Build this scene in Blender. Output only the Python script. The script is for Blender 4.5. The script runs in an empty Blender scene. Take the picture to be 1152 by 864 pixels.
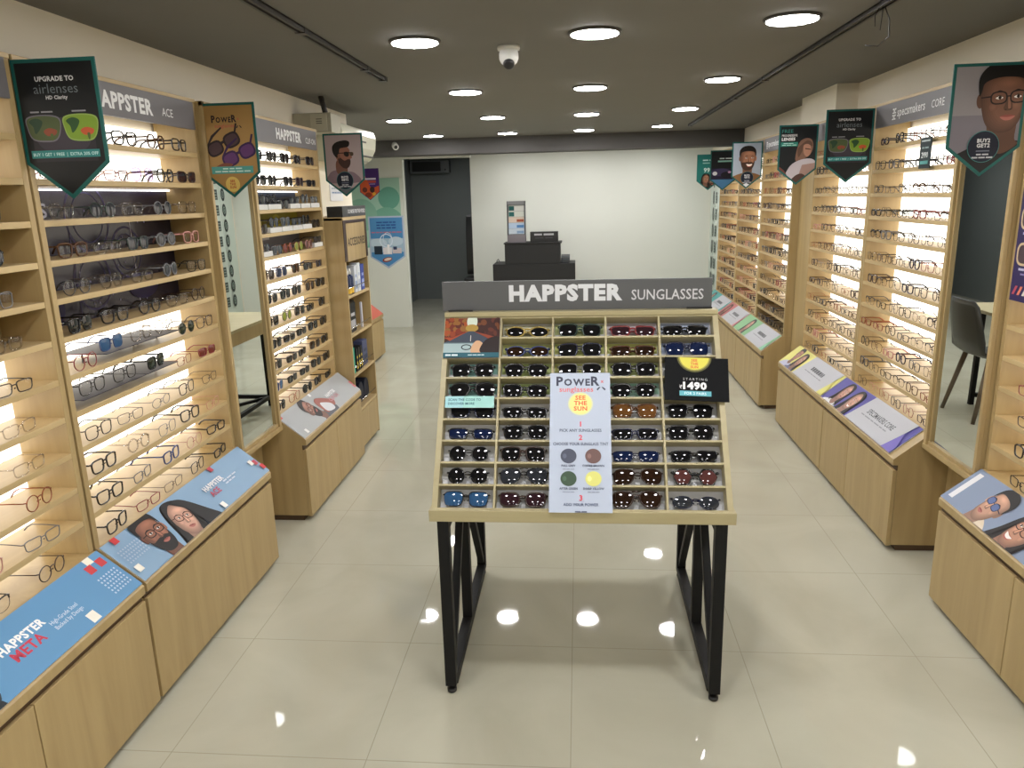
import bpy, bmesh, math, random
from mathutils import Vector, Matrix
from mathutils.geometry import tessellate_polygon

scene = bpy.context.scene
COL = scene.collection

# ------------------------------------------------------------------ camera
F_PX, YAW, PITCH, ROLL, CAM_H = 847.7, 0.09197, 0.24393, -0.02647, 1.60
fw = Vector((-math.sin(YAW) * math.cos(PITCH), math.cos(YAW) * math.cos(PITCH), -math.sin(PITCH)))
rt = Vector((math.cos(YAW), math.sin(YAW), 0))
dn = fw.cross(rt)
r2 = math.cos(ROLL) * rt - math.sin(ROLL) * dn
d2 = math.cos(ROLL) * dn + math.sin(ROLL) * rt
cam = bpy.data.cameras.new('camera')
cam.sensor_width = 36.0
cam.lens = F_PX / 1152 * 36.0
cam.clip_start = 0.02
camo = bpy.data.objects.new('camera', cam)
m = Matrix((r2, -d2, -fw)).transposed().to_4x4()
m.translation = Vector((0, 0, CAM_H))
camo.matrix_world = m
COL.objects.link(camo)
scene.camera = camo


def project(p):
    v = Vector(p) - Vector((0, 0, CAM_H))
    z = v.dot(fw)
    if z < 0.05:
        return (-9999, -9999)
    return (576 + F_PX * v.dot(r2) / z, 432 + F_PX * v.dot(d2) / z)


# ------------------------------------------------------------------ light + exposure
LAMP_STRENGTH = 96.0
PANEL_STRENGTH = 3.3
world = bpy.data.worlds.new('world')
scene.world = world
world.use_nodes = True
world.node_tree.nodes['Background'].inputs[0].default_value = (0.9, 0.95, 1.0, 1)
world.node_tree.nodes['Background'].inputs[1].default_value = 0.05
scene.view_settings.view_transform = 'Standard'
scene.view_settings.look = 'None'
scene.view_settings.gamma = 1
scene.view_settings.use_curve_mapping = False
scene.view_settings.exposure = 0.0
scene.cycles.use_denoising = True
scene.cycles.max_bounces = 10
scene.cycles.transparent_max_bounces = 24
scene.cycles.sample_clamp_indirect = 6.0
scene.cycles.caustics_reflective = False
scene.cycles.caustics_refractive = False
CEIL = 2.215


# ------------------------------------------------------------------ materials
def lin(c):
    if isinstance(c, str):
        c = [int(c[i:i + 2], 16) / 255 for i in (0, 2, 4)]
        c = [x / 12.92 if x <= 0.04045 else ((x + 0.055) / 1.055) ** 2.4 for x in c]
    return (c[0], c[1], c[2], 1)


def pmat(name, col, rough=0.5, metal=0.0, spec=0.5, coat=0.0):
    mt = bpy.data.materials.new(name)
    mt.use_nodes = True
    b = mt.node_tree.nodes['Principled BSDF']
    b.inputs['Base Color'].default_value = lin(col)
    b.inputs['Roughness'].default_value = rough
    b.inputs['Metallic'].default_value = metal
    b.inputs['Specular IOR Level'].default_value = spec
    b.inputs['Coat Weight'].default_value = coat
    return mt


def emat(name, col, s):
    mt = bpy.data.materials.new(name)
    mt.use_nodes = True
    nt = mt.node_tree
    nt.nodes.clear()
    e = nt.nodes.new('ShaderNodeEmission')
    e.inputs[0].default_value = lin(col)
    e.inputs[1].default_value = s
    o = nt.nodes.new('ShaderNodeOutputMaterial')
    nt.links.new(e.outputs[0], o.inputs[0])
    return mt


def wood(name, ca, cb, scale, rough=0.42):
    mt = pmat(name, ca, rough)
    nt = mt.node_tree
    N = nt.nodes
    tc = N.new('ShaderNodeTexCoord')
    mp = N.new('ShaderNodeMapping')
    mp.inputs['Scale'].default_value = scale
    n1 = N.new('ShaderNodeTexNoise')
    n1.inputs['Scale'].default_value = 1.0
    n1.inputs['Detail'].default_value = 6
    n1.inputs['Roughness'].default_value = 0.6
    n1.inputs['Distortion'].default_value = 0.6
    cr = N.new('ShaderNodeValToRGB')
    cr.color_ramp.elements[0].position = 0.35
    cr.color_ramp.elements[0].color = lin(cb)
    cr.color_ramp.elements[1].position = 0.65
    cr.color_ramp.elements[1].color = lin(ca)
    L = nt.links.new
    L(tc.outputs['Object'], mp.inputs[0])
    L(mp.outputs[0], n1.inputs['Vector'])
    L(n1.outputs[0], cr.inputs[0])
    L(cr.outputs[0], N['Principled BSDF'].inputs['Base Color'])
    return mt


def noisy(name, ca, cb, sc, rough, bump=0.0):
    mt = pmat(name, ca, rough)
    nt = mt.node_tree
    N = nt.nodes
    tc = N.new('ShaderNodeTexCoord')
    n1 = N.new('ShaderNodeTexNoise')
    n1.inputs['Scale'].default_value = sc
    n1.inputs['Detail'].default_value = 5
    mx = N.new('ShaderNodeMix')
    mx.data_type = 'RGBA'
    mx.inputs[6].default_value = lin(ca)
    mx.inputs[7].default_value = lin(cb)
    L = nt.links.new
    L(tc.outputs['Object'], n1.inputs['Vector'])
    L(n1.outputs[0], mx.inputs[0])
    L(mx.outputs[2], N['Principled BSDF'].inputs['Base Color'])
    if bump:
        bp = N.new('ShaderNodeBump')
        bp.inputs['Strength'].default_value = bump
        bp.inputs['Distance'].default_value = 0.002
        L(n1.outputs[0], bp.inputs['Height'])
        L(bp.outputs[0], N['Principled BSDF'].inputs['Normal'])
    return mt


def floor_mat():
    mt = pmat('polished_tile', (0.5, 0.47, 0.37), 0.07)
    nt = mt.node_tree
    N = nt.nodes
    L = nt.links.new
    b = N['Principled BSDF']
    tc = N.new('ShaderNodeTexCoord')
    sx = N.new('ShaderNodeSeparateXYZ')
    L(tc.outputs['Object'], sx.inputs[0])

    def line(out, off):
        a = N.new('ShaderNodeMath'); a.operation = 'ADD'; a.inputs[1].default_value = off
        L(out, a.inputs[0])
        d = N.new('ShaderNodeMath'); d.operation = 'DIVIDE'; d.inputs[1].default_value = 0.6
        L(a.outputs[0], d.inputs[0])
        f = N.new('ShaderNodeMath'); f.operation = 'FRACT'
        L(d.outputs[0], f.inputs[0])
        s = N.new('ShaderNodeMath'); s.operation = 'SUBTRACT'; s.inputs[1].default_value = 0.5
        L(f.outputs[0], s.inputs[0])
        ab = N.new('ShaderNodeMath'); ab.operation = 'ABSOLUTE'
        L(s.outputs[0], ab.inputs[0])
        g = N.new('ShaderNodeMath'); g.operation = 'GREATER_THAN'; g.inputs[1].default_value = 0.4975
        L(ab.outputs[0], g.inputs[0])
        return g.outputs[0]
    # joints at X = -0.03 + k*0.6 and Y = 2.44 + k*0.6
    gx = line(sx.outputs[0], 60.03)
    gy = line(sx.outputs[1], 60 - 2.44 + 2.4)
    mxm = N.new('ShaderNodeMath'); mxm.operation = 'MAXIMUM'
    L(gx, mxm.inputs[0]); L(gy, mxm.inputs[1])
    n1 = N.new('ShaderNodeTexNoise'); n1.inputs['Scale'].default_value = 1.6; n1.inputs['Detail'].default_value = 7
    n1.inputs['Distortion'].default_value = 1.2
    L(tc.outputs['Object'], n1.inputs['Vector'])
    cr = N.new('ShaderNodeValToRGB')
    cr.color_ramp.elements[0].position = 0.3; cr.color_ramp.elements[0].color = (0.455, 0.44, 0.345, 1)
    cr.color_ramp.elements[1].position = 0.7; cr.color_ramp.elements[1].color = (0.535, 0.525, 0.42, 1)
    L(n1.outputs[0], cr.inputs[0])
    mx = N.new('ShaderNodeMix'); mx.data_type = 'RGBA'
    L(mxm.outputs[0], mx.inputs[0]); L(cr.outputs[0], mx.inputs[6])
    mx.inputs[7].default_value = (0.37, 0.35, 0.27, 1)
    L(mx.outputs[2], b.inputs['Base Color'])
    n2 = N.new('ShaderNodeTexNoise'); n2.inputs['Scale'].default_value = 9
    L(tc.outputs['Object'], n2.inputs['Vector'])
    mr = N.new('ShaderNodeMapRange'); mr.inputs[3].default_value = 0.015; mr.inputs[4].default_value = 0.05
    L(n2.outputs[0], mr.inputs[0]); L(mr.outputs[0], b.inputs['Roughness'])
    return mt


def clear_lens(name, tint, opac, gloss=0.08):
    mt = bpy.data.materials.new(name)
    mt.use_nodes = True
    nt = mt.node_tree
    nt.nodes.clear()
    N = nt.nodes
    t = N.new('ShaderNodeBsdfTransparent'); t.inputs[0].default_value = lin(tint)
    g = N.new('ShaderNodeBsdfGlossy'); g.inputs[1].default_value = 0.02
    mx = N.new('ShaderNodeMixShader'); mx.inputs[0].default_value = gloss
    o = N.new('ShaderNodeOutputMaterial')
    nt.links.new(t.outputs[0], mx.inputs[1]); nt.links.new(g.outputs[0], mx.inputs[2])
    nt.links.new(mx.outputs[0], o.inputs[0])
    return mt


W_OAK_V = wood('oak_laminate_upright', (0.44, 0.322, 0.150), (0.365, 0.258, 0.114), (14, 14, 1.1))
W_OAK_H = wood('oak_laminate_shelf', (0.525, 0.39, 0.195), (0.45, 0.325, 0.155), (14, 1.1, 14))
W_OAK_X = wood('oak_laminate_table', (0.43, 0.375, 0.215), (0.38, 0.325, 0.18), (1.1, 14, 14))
W_DARK = pmat('dark_brown_plinth_and_shade', (0.075, 0.040, 0.018), 0.45)  # plinth colour, also the painted shade in the gap above the doors
W_WALNUT = wood('walnut_laminate', (0.06, 0.032, 0.02), (0.04, 0.02, 0.012), (14, 14, 1.1))
M_WALL = noisy('cream_wall_paint', (0.80, 0.74, 0.61), (0.77, 0.71, 0.58), 3, 0.7)
M_WALLB = noisy('offwhite_wall_paint', (0.74, 0.755, 0.69), (0.71, 0.725, 0.66), 3, 0.6)
M_CEIL = noisy('taupe_ceiling_paint', (0.188, 0.181, 0.168), (0.174, 0.168, 0.156), 4, 0.8)
M_BEAM = noisy('charcoal_paint', (0.082, 0.077, 0.074), (0.074, 0.07, 0.067), 4, 0.75)
M_SLATE = noisy('slate_grey_paint', (0.185, 0.205, 0.203), (0.172, 0.192, 0.19), 2, 0.7)
M_FLOOR = floor_mat()
M_BLACK = pmat('black_steel', (0.006, 0.006, 0.0065), 0.55, 0, 0.25)
M_BLACKM = pmat('black_laminate', (0.010, 0.010, 0.010), 0.6)
M_BLKPL = pmat('black_plastic', (0.015, 0.015, 0.016), 0.35)
M_SIGN = pmat('grey_sign_board', (0.090, 0.092, 0.095), 0.55)
M_SIGN2 = pmat('header_grey', (0.15, 0.143, 0.15), 0.5)
M_WHITE = pmat('white_plastic', (0.75, 0.75, 0.72), 0.4)
M_CREAM = pmat('cream_plastic', (0.72, 0.72, 0.58), 0.35)
M_CHROME = pmat('chrome', (0.7, 0.7, 0.7), 0.15, 1.0)
M_MIRROR = pmat('mirror_silver', (0.86, 0.89, 0.86), 0.0, 1.0)
M_ACRYL = pmat('grey_acrylic', (0.05, 0.046, 0.055), 0.5, 0, .2)
M_TRACK = pmat('dark_grey_aluminium', (0.045, 0.043, 0.042), 0.5)
M_CARD = pmat('white_card', (0.72, 0.72, 0.74), 0.5)
M_LAMP = emat('lamp_diffuser', (1.0, 0.985, 0.985), LAMP_STRENGTH)
M_PANEL = emat('backlit_panel', (1.0, 0.94, 0.84), PANEL_STRENGTH)
M_LED = emat('led_strip', (1.0, 0.98, 0.95), 4.0)
M_LETTER = pmat('white_lettering', (0.80, 0.80, 0.80), 0.5)

_pm = {}


def ink(hexcol, rough=0.45):
    k = (hexcol, rough)
    if k not in _pm:
        _pm[k] = pmat('ink_' + hexcol, hexcol, rough, 0, .25)
    return _pm[k]


# ------------------------------------------------------------------ mesh helper
WORLD = {}


class MB:
    def __init__(s):
        s.v = []; s.f = []; s.mi = []; s.sm = []; s.fix = False

    def add(s, vs, fs, mi=0, smooth=False):
        b = len(s.v)
        s.v += [tuple(v) for v in vs]
        for f in fs:
            s.f.append(tuple(i + b for i in f)); s.mi.append(mi); s.sm.append(smooth)
        return s

    def box(s, x0, x1, y0, y1, z0, z1, mi=0):
        x0, x1 = min(x0, x1), max(x0, x1)
        vs = [(x0, y0, z0), (x1, y0, z0), (x1, y1, z0), (x0, y1, z0), (x0, y0, z1), (x1, y0, z1), (x1, y1, z1), (x0, y1, z1)]
        fs = [(0, 3, 2, 1), (4, 5, 6, 7), (0, 1, 5, 4), (1, 2, 6, 5), (2, 3, 7, 6), (3, 0, 4, 7)]
        return s.add(vs, fs, mi)

    def prism(s, pts, axis, a0, a1, mi=0):
        """closed outline pts (2D) swept along axis 'x','y' or 'z' from a0 to a1"""
        n = len(pts)
        s.fix = True

        def P(p, a):
            return {'y': (p[0], a, p[1]), 'x': (a, p[0], p[1]), 'z': (p[0], p[1], a)}[axis]
        vs = [P(p, a0) for p in pts] + [P(p, a1) for p in pts]
        tri = tessellate_polygon([[Vector((p[0], p[1], 0)) for p in pts]])
        fs = [tuple(t) for t in tri] + [tuple(n + i for i in reversed(t)) for t in tri]
        fs += [(i, (i + 1) % n, n + (i + 1) % n, n + i) for i in range(n)]
        return s.add(vs, fs, mi)

    def tube(s, path, r, n=6, closed=False, mi=0, ry=None, up=None, caps=True):
        """tube along 3D path; r may be list"""
        path = [Vector(p) for p in path]
        k = len(path)
        rs = r if isinstance(r, (list, tuple)) else [r] * k
        vs = []
        prev = None
        for i in range(k):
            if closed:
                t = path[(i + 1) % k] - path[i - 1]
            else:
                t = path[min(i + 1, k - 1)] - path[max(i - 1, 0)]
            t.normalize()
            if up is not None:
                a = Vector(up) - t * t.dot(Vector(up))
            elif prev is None:
                q = Vector((0, 0, 1)) if abs(t.z) < 0.9 else Vector((1, 0, 0))
                a = q - t * t.dot(q)
            else:
                a = prev - t * t.dot(prev)
            a.normalize()
            prev = a
            b = t.cross(a)
            for j in range(n):
                an = 2 * math.pi * (j + 0.5) / n
                vs.append(path[i] + a * (math.cos(an) * rs[i]) + b * (math.sin(an) * (rs[i] if ry is None else ry)))
        fs = []
        for i in range(k if closed else k - 1):
            i2 = (i + 1) % k
            for j in range(n):
                fs.append((i * n + j, i * n + (j + 1) % n, i2 * n + (j + 1) % n, i2 * n + j))
        if caps and not closed:
            fs.append(tuple(reversed(range(n))))
            fs.append(tuple((k - 1) * n + j for j in range(n)))
        return s.add(vs, fs, mi, n > 4)

    def lathe(s, prof, c, axis='z', n=24, mi=0, ax=None, caps=True):
        """prof: (radius, height) list revolved round an axis through c"""
        c = Vector(c)
        if ax is not None:
            d = Vector(ax).normalized()
        else:
            d = {'z': Vector((0, 0, 1)), 'y': Vector((0, 1, 0)), 'x': Vector((1, 0, 0))}[axis]
        q = Vector((1, 0, 0)) if abs(d.x) < 0.9 else Vector((0, 1, 0))
        a = (q - d * d.dot(q)).normalized(); b = d.cross(a)
        vs = []
        for (r, h) in prof:
            for j in range(n):
                an = 2 * math.pi * j / n
                vs.append(c + d * h + a * (r * math.cos(an)) + b * (r * math.sin(an)))
        fs = []
        for i in range(len(prof) - 1):
            for j in range(n):
                fs.append((i * n + j, i * n + (j + 1) % n, (i + 1) * n + (j + 1) % n, (i + 1) * n + j))
        if caps:
            fs.append(tuple(reversed(range(n)))); fs.append(tuple((len(prof) - 1) * n + j for j in range(n)))
        return s.add(vs, fs, mi, True)

    def xform(s, M, start=0):
        for i in range(start, len(s.v)):
            s.v[i] = tuple(M @ Vector(s.v[i]))
        return s

    def mesh(s, name, off=(0, 0, 0), mats=()):
        me = bpy.data.meshes.new(name)
        o = Vector(off)
        me.from_pydata([(x - o.x, y - o.y, z - o.z) for x, y, z in s.v], [], s.f)
        for mt in mats:
            me.materials.append(mt)
        me.polygons.foreach_set('material_index', s.mi)
        me.polygons.foreach_set('use_smooth', s.sm)
        if s.fix:
            bm = bmesh.new(); bm.from_mesh(me)
            bmesh.ops.recalc_face_normals(bm, faces=bm.faces)
            bm.to_mesh(me); bm.free()
        me.update()
        return me

    def build(s, name, mats, parent=None, bevel=0.0, origin=None):
        if not isinstance(mats, (list, tuple)):
            mats = [mats]
        base = WORLD[parent.name] if parent is not None else Vector(origin) if origin is not None else s.base()
        me = s.mesh(name, base, mats)
        o = bpy.data.objects.new(name, me)
        COL.objects.link(o)
        if parent is not None:
            o.parent = parent
        else:
            o.location = base
        WORLD[o.name] = base
        if bevel:
            bv = o.modifiers.new('soft_edge', 'BEVEL')
            bv.width = bevel; bv.segments = 2; bv.limit_method = 'ANGLE'
        return o

    def base(s):
        xs = [v[0] for v in s.v]; ys = [v[1] for v in s.v]; zs = [v[2] for v in s.v]
        return Vector(((min(xs) + max(xs)) / 2, (min(ys) + max(ys)) / 2, min(zs)))


def tag(o, label, cat, group=None):
    o['label'] = label; o['category'] = cat
    if group:
        o['group'] = group
    return o


def thing(name, label, cat, loc, group=None):
    o = bpy.data.objects.new(name, None)
    o.empty_display_size = 0.05
    COL.objects.link(o)
    o.location = loc
    WORLD[o.name] = Vector(loc)
    return tag(o, label, cat, group)


def struct(o):
    o['kind'] = 'structure'
    return o


# ------------------------------------------------------------------ text + prints
_tx = {}


def text2d(txt, bold=0.0, sx=1.0):
    """flat mesh of the text, cap height 1, starting at x = 0"""
    k = (txt, bold)
    if k not in _tx:
        cu = bpy.data.curves.new('t', 'FONT')
        cu.body = txt; cu.size = 1.0; cu.offset = bold; cu.resolution_u = 2
        if bold:
            cu.space_character = 1.0 + bold * 2.2
        o = bpy.data.objects.new('t', cu)
        COL.objects.link(o)
        me = bpy.data.meshes.new_from_object(o)
        vs = [(v.co.x, v.co.y) for v in me.vertices]
        fs = [tuple(p.vertices) for p in me.polygons]
        bpy.data.objects.remove(o); bpy.data.meshes.remove(me); bpy.data.curves.remove(cu)
        CAP = 0.73
        x0 = min(v[0] for v in vs) if vs else 0
        _tx[k] = ([((x - x0) / CAP, y / CAP) for x, y in vs], fs)
    vs, fs = _tx[k]
    return [(x * sx, y) for x, y in vs], fs


def spline(pts, n=6):
    """closed Catmull-Rom through 2D points"""
    out = []
    k = len(pts)
    for i in range(k):
        p0, p1, p2, p3 = pts[i - 1], pts[i], pts[(i + 1) % k], pts[(i + 2) % k]
        for j in range(n):
            t = j / n
            out.append(tuple(0.5 * (2 * p1[a] + (p2[a] - p0[a]) * t + (2 * p0[a] - 5 * p1[a] + 4 * p2[a] - p3[a]) * t * t
                             + (3 * p1[a] - p0[a] - 3 * p2[a] + p3[a]) * t ** 3) for a in (0, 1)))
    return out


def clip_poly(sub, clip):
    """Sutherland-Hodgman against a convex counter-clockwise outline"""
    out = list(sub)
    for i in range(len(clip)):
        a, b = clip[i], clip[(i + 1) % len(clip)]
        inp, out = out, []
        if not inp:
            return []

        def side(p):
            return (b[0] - a[0]) * (p[1] - a[1]) - (b[1] - a[1]) * (p[0] - a[0])
        for j in range(len(inp)):
            p, q = inp[j - 1], inp[j]
            sp, sq = side(p), side(q)
            if sq >= 0:
                if sp < 0:
                    t = sp / (sp - sq); out.append((p[0] + (q[0] - p[0]) * t, p[1] + (q[1] - p[1]) * t))
                out.append(q)
            elif sp >= 0:
                t = sp / (sp - sq); out.append((p[0] + (q[0] - p[0]) * t, p[1] + (q[1] - p[1]) * t))
    return out


class Print:
    """flat printed artwork in the plane O + u U + v V (metres)"""

    def __init__(s, O, U, V, clip=None, lift=0.0006):
        s.O, s.U, s.V = Vector(O), Vector(U).normalized(), Vector(V).normalized()
        s.N = s.U.cross(s.V)
        s.clip = clip
        s.k = lift
        s.pic = MB(); s.pm = []; s.txt = MB(); s.tm = []

    def P(s, u, v):
        return s.O + s.U * u + s.V * v + s.N * s.k

    def slot(s, lst, mt):
        if isinstance(mt, str):
            mt = ink(mt)
        if mt not in lst:
            lst.append(mt)
        return lst.index(mt)

    def poly(s, pts, mt, noclip=False):
        if s.clip and not noclip:
            pts = clip_poly(pts, s.clip)
        if len(pts) < 3:
            return
        s.k += 0.00006
        tri = tessellate_polygon([[Vector((p[0], p[1], 0)) for p in pts]])
        fs = []
        for t in tri:
            a, b, c = (pts[i] for i in t)
            cr = (b[0] - a[0]) * (c[1] - a[1]) - (b[1] - a[1]) * (c[0] - a[0])
            fs.append(tuple(t) if cr > 0 else tuple(reversed(t)))
        s.pic.add([s.P(*p) for p in pts], fs, s.slot(s.pm, mt))

    def rect(s, x0, y0, x1, y1, mt):
        s.poly([(x0, y0), (x1, y0), (x1, y1), (x0, y1)], mt)

    def ell(s, cx, cy, rx, ry, mt, rot=0.0, n=28):
        c, q = math.cos(rot), math.sin(rot)
        pts = []
        for i in range(n):
            a = 2 * math.pi * i / n
            x, y = rx * math.cos(a), ry * math.sin(a)
            pts.append((cx + x * c - y * q, cy + x * q + y * c))
        s.poly(pts, mt)

    def ring(s, outer, inner, mt):
        """band between two outlines with equal point counts"""
        s.k += 0.00006
        n = len(outer)
        for i in range(n):
            q = [outer[i], outer[(i + 1) % n], inner[(i + 1) % n], inner[i]]
            if s.clip:
                q = clip_poly(q, s.clip)
            if len(q) >= 3:
                s.pic.add([s.P(*p) for p in q], [tuple(range(len(q)))], s.slot(s.pm, mt))

    def text(s, txt, x, y, h, mt, bold=0.0, align='l', sx=1.0, rot=0.0):
        vs, fs = text2d(txt, bold, sx)
        w = max(v[0] for v in vs) * h
        dx = {'l': 0, 'c': -w / 2, 'r': -w}[align]
        s.k += 0.00006
        c, q = math.cos(rot), math.sin(rot)
        pts = []
        for (a, b) in vs:
            px, py = a * h + dx, b * h
            pts.append(s.P(x + px * c - py * q, y + px * q + py * c))
        s.txt.add(pts, fs, s.slot(s.tm, mt))
        return w

    def greek(s, x0, x1, y, h, mt, words=4, seed=1):
        """a line of print too small to read: a row of short dashes"""
        rg = random.Random(seed)
        ws = [rg.uniform(0.6, 1.4) for _ in range(words)]
        gap = 0.18
        tot = sum(ws) + gap * (words - 1)
        x = x0
        for w in ws:
            ww = (x1 - x0) * w / tot
            s.rect(x, y, x + ww, y + h, mt)
            x += ww + (x1 - x0) * gap / tot

    def build(s, parent, pic='printed_picture', txt='lettering'):
        if s.pic.f:
            s.pic.build(pic, s.pm, parent)
        if s.txt.f:
            s.txt.build(txt, s.tm, parent)


class Local:
    """maps head-unit coordinates into a Print"""

    def __init__(s, P, cx, cy, sc, rot=0.0, flip=1, sy=1.0):
        s.P, s.cx, s.cy, s.sc, s.rot, s.flip, s.sy = P, cx, cy, sc, rot, flip, sy

    def t(s, p):
        x, y = p[0] * s.flip * s.sc, p[1] * s.sc * s.sy
        c, q = math.cos(s.rot), math.sin(s.rot)
        return (s.cx + x * c - y * q, s.cy + x * q + y * c)

    def sp(s, pts, mt, n=5):
        s.P.poly([s.t(p) for p in spline(pts, n)], mt)

    def pl(s, pts, mt):
        s.P.poly([s.t(p) for p in pts], mt)

    def el(s, cx, cy, rx, ry, mt, n=20):
        s.P.poly([s.t((cx + rx * math.cos(2 * math.pi * i / n), cy + ry * math.sin(2 * math.pi * i / n))) for i in range(n)], mt)

    def rg(s, cx, cy, rx, ry, w, mt, n=20, e=2.0):
        def pt(k, a):
            c, q = math.cos(a), math.sin(a)
            return s.t((cx + (rx + k) * math.copysign(abs(c) ** (2 / e), c), cy + (ry + k) * math.copysign(abs(q) ** (2 / e), q)))
        A = [2 * math.pi * i / n for i in range(n)]
        s.P.ring([pt(w / 2, a) for a in A], [pt(-w / 2, a) for a in A], mt)


def shade(hexcol, f):
    r = [max(0, min(255, int(int(hexcol[i:i + 2], 16) * f))) for i in (0, 2, 4)]
    return '%02x%02x%02x' % tuple(r)


def portrait(P, cx, cy, size, rot=0.0, flip=1, skin='b98a6c', hair='1c1512', shirt='20222a', long_hair=False, beard=0, specs=None,
             lens=None, turn=0.10, smile=False, sy=1.0, body=True):
    L = Local(P, cx, cy, size, rot, flip, sy)
    dk, dk2, lt = shade(skin, 0.74), shade(skin, 0.55), shade(skin, 1.14)
    if long_hair:
        L.sp([(0, .60), (.36, .50), (.50, .15), (.52, -.35), (.56, -.85), (.2, -1.05), (-.25, -1.05), (-.56, -.85), (-.52, -.35), (-.48, .15), (-.34, .50)], hair)
    if body:
        L.sp([(-1.05, -1.6), (-.98, -1.0), (-.62, -.78), (-.24, -.66), (.24, -.66), (.62, -.78), (.98, -1.0), (1.05, -1.6)], shirt)
    L.sp([(-.21, -.25), (.21, -.25), (.22, -.62), (.27, -.72), (0, -.86), (-.27, -.72), (-.22, -.62)], dk)
    if not long_hair:
        L.el(-.365, .02, .06, .12, dk); L.el(.365, .02, .06, .12, skin)
    oval = [(0, -.52), (.16, -.48), (.28, -.33), (.345, -.08), (.36, .15), (.30, .38), (0, .50), (-.30, .38), (-.36, .15), (-.345, -.08), (-.28, -.33), (-.16, -.48)]
    for j in range(7):
        q = 1 - j * .055
        L.sp([(x * q + .012 * j, y * q + .004 * j) for x, y in oval], shade(skin, .66 + .052 * j))
    for j in range(4):
        L.el(.06 + turn * .4, .27, .19 - .04 * j, .085 - .018 * j, shade(skin, 1.0 + .035 * j))
        L.el(.20, -.08, .085 - .018 * j, .08 - .017 * j, shade(skin, 1.0 + .035 * j))
        L.el(-.15, -.09, .07 - .015 * j, .07 - .015 * j, shade(skin, .93 + .03 * j))
    t = turn
    if beard:
        L.sp([(0, -.54), (.17, -.50), (.29, -.34), (.34, -.10), (.27, -.18), (.20, -.16), (.1 + t, -.14), (t, -.15), (-.1 + t, -.14), (-.2, -.16), (-.28, -.16), (-.345, -.08), (-.29, -.34), (-.17, -.50)], hair if beard > 1 else shade(skin, .42))
    for sx in (-1, 1):
        ex = sx * .145 + t
        L.sp([(ex - .085, .125), (ex, .165), (ex + .085, .125), (ex, .142)], shade(hair, 1.1))
        L.sp([(ex - .062, .045), (ex, .078), (ex + .062, .045), (ex, .020)], 'e6dfd8')
        L.el(ex + .008, .048, .026, .028, '20140e', 12)
        L.sp([(ex - .066, .047), (ex, .088), (ex + .066, .047), (ex, .072)], dk2)
    L.sp([(t - .02, .06), (t + .035, .03), (t + .075, -.13), (t + .03, -.165), (t - .035, -.165), (t - .07, -.13), (t - .045, -.05)], dk)
    L.sp([(t + .0, .08), (t + .03, .02), (t + .045, -.12), (t + .005, -.13), (t - .005, .0)], lt)
    L.el(t - .035, -.150, .018, .011, dk2, 8); L.el(t + .04, -.150, .018, .011, dk2, 8)
    if beard:
        L.sp([(t - .13, -.225), (t, -.175), (t + .13, -.225), (t, -.205)], hair)
    if smile:
        L.sp([(t - .14, -.235), (t, -.255), (t + .14, -.235), (t + .07, -.33), (t - .07, -.33)], 'f0e8e2')
        L.sp([(t - .155, -.23), (t, -.25), (t + .155, -.23), (t, -.232)], 'a05a50')
        L.sp([(t - .145, -.25), (t - .07, -.325), (t + .07, -.325), (t + .145, -.25), (t + .08, -.36), (t - .08, -.36)], 'b0665c')
    else:
        L.sp([(t - .12, -.26), (t - .03, -.232), (t, -.24), (t + .03, -.232), (t + .12, -.26), (t, -.272)], '8c4a42')
        L.sp([(t - .12, -.262), (t, -.272), (t + .12, -.262), (t + .05, -.318), (t - .05, -.318)], 'ad6a60')
    if long_hair:
        L.sp([(-.02, .58), (.30, .50), (.44, .2), (.45, -.2), (.50, -.7), (.40, -.75), (.365, -.2), (.33, .2), (.12, .44), (0, .48), (-.12, .44), (-.33, .2), (-.365, -.2), (-.40, -.75), (-.50, -.7), (-.45, -.2), (-.43, .2), (-.30, .50)], hair)
    else:
        L.sp([(-.02, .62), (.22, .58), (.38, .40), (.385, .12), (.345, .20), (.31, .31), (.16, .36), (-.05, .37), (-.22, .34), (-.32, .28), (-.35, .16), (-.39, .10), (-.40, .38), (-.26, .56)], hair)
    if specs:
        for sx in (-1, 1):
            ex = sx * .155 + t
            if lens:
                L.el(ex, .045, .12, .095, lens)
            L.rg(ex, .045, .125, .095, .022, specs, 20, 2.8)
        L.pl([(t - .035, .072), (t + .035, .072), (t + .035, .052), (t - .035, .052)], specs)
        L.pl([(t + .275, .085), (.36, .075), (.36, .058), (t + .275, .062)], specs)
        L.pl([(t - .275, .085), (-.36, .075), (-.36, .058), (t - .275, .062)], specs)


def power_logo(P, x, y, h, dark, red, width):
    """large P and R with smaller letters between, scaled to the given width"""
    parts = (('P', h), ('O', h * .74), ('W', h * .74), ('E', h * .74), ('R', h))
    ws = [max(v[0] for v in text2d(c, .035)[0]) * k for c, k in parts]
    gap = h * .10
    sx = (width - gap * 4) / sum(ws)
    for (c, k), w in zip(parts, ws):
        P.text(c, x, y, k, dark, .035, sx=sx)
        x += w * sx + gap
    P.text('x', x, y + h * .28, h * .38, red, .03)


def flat_specs(P, cx, cy, w, rot, frame, lens, e=2.8):
    """printed pair of sunglasses seen at an angle"""
    L = Local(P, cx, cy, w, rot)
    L.pl([(-.48, .10), (-.44, .16), (-.2, .34), (.16, .42), (.16, .38), (-.16, .28)], frame)
    L.pl([(.42, .16), (.46, .12), (.60, .30), (.56, .33)], frame)
    for sx in (-.26, .26):
        L.el(sx, 0, .21, .17, lens, 18)
        L.rg(sx, 0, .21, .17, .05, frame, 18, e)
    L.pl([(-.08, .09), (.08, .09), (.08, .02), (-.08, .02)], frame)


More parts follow.
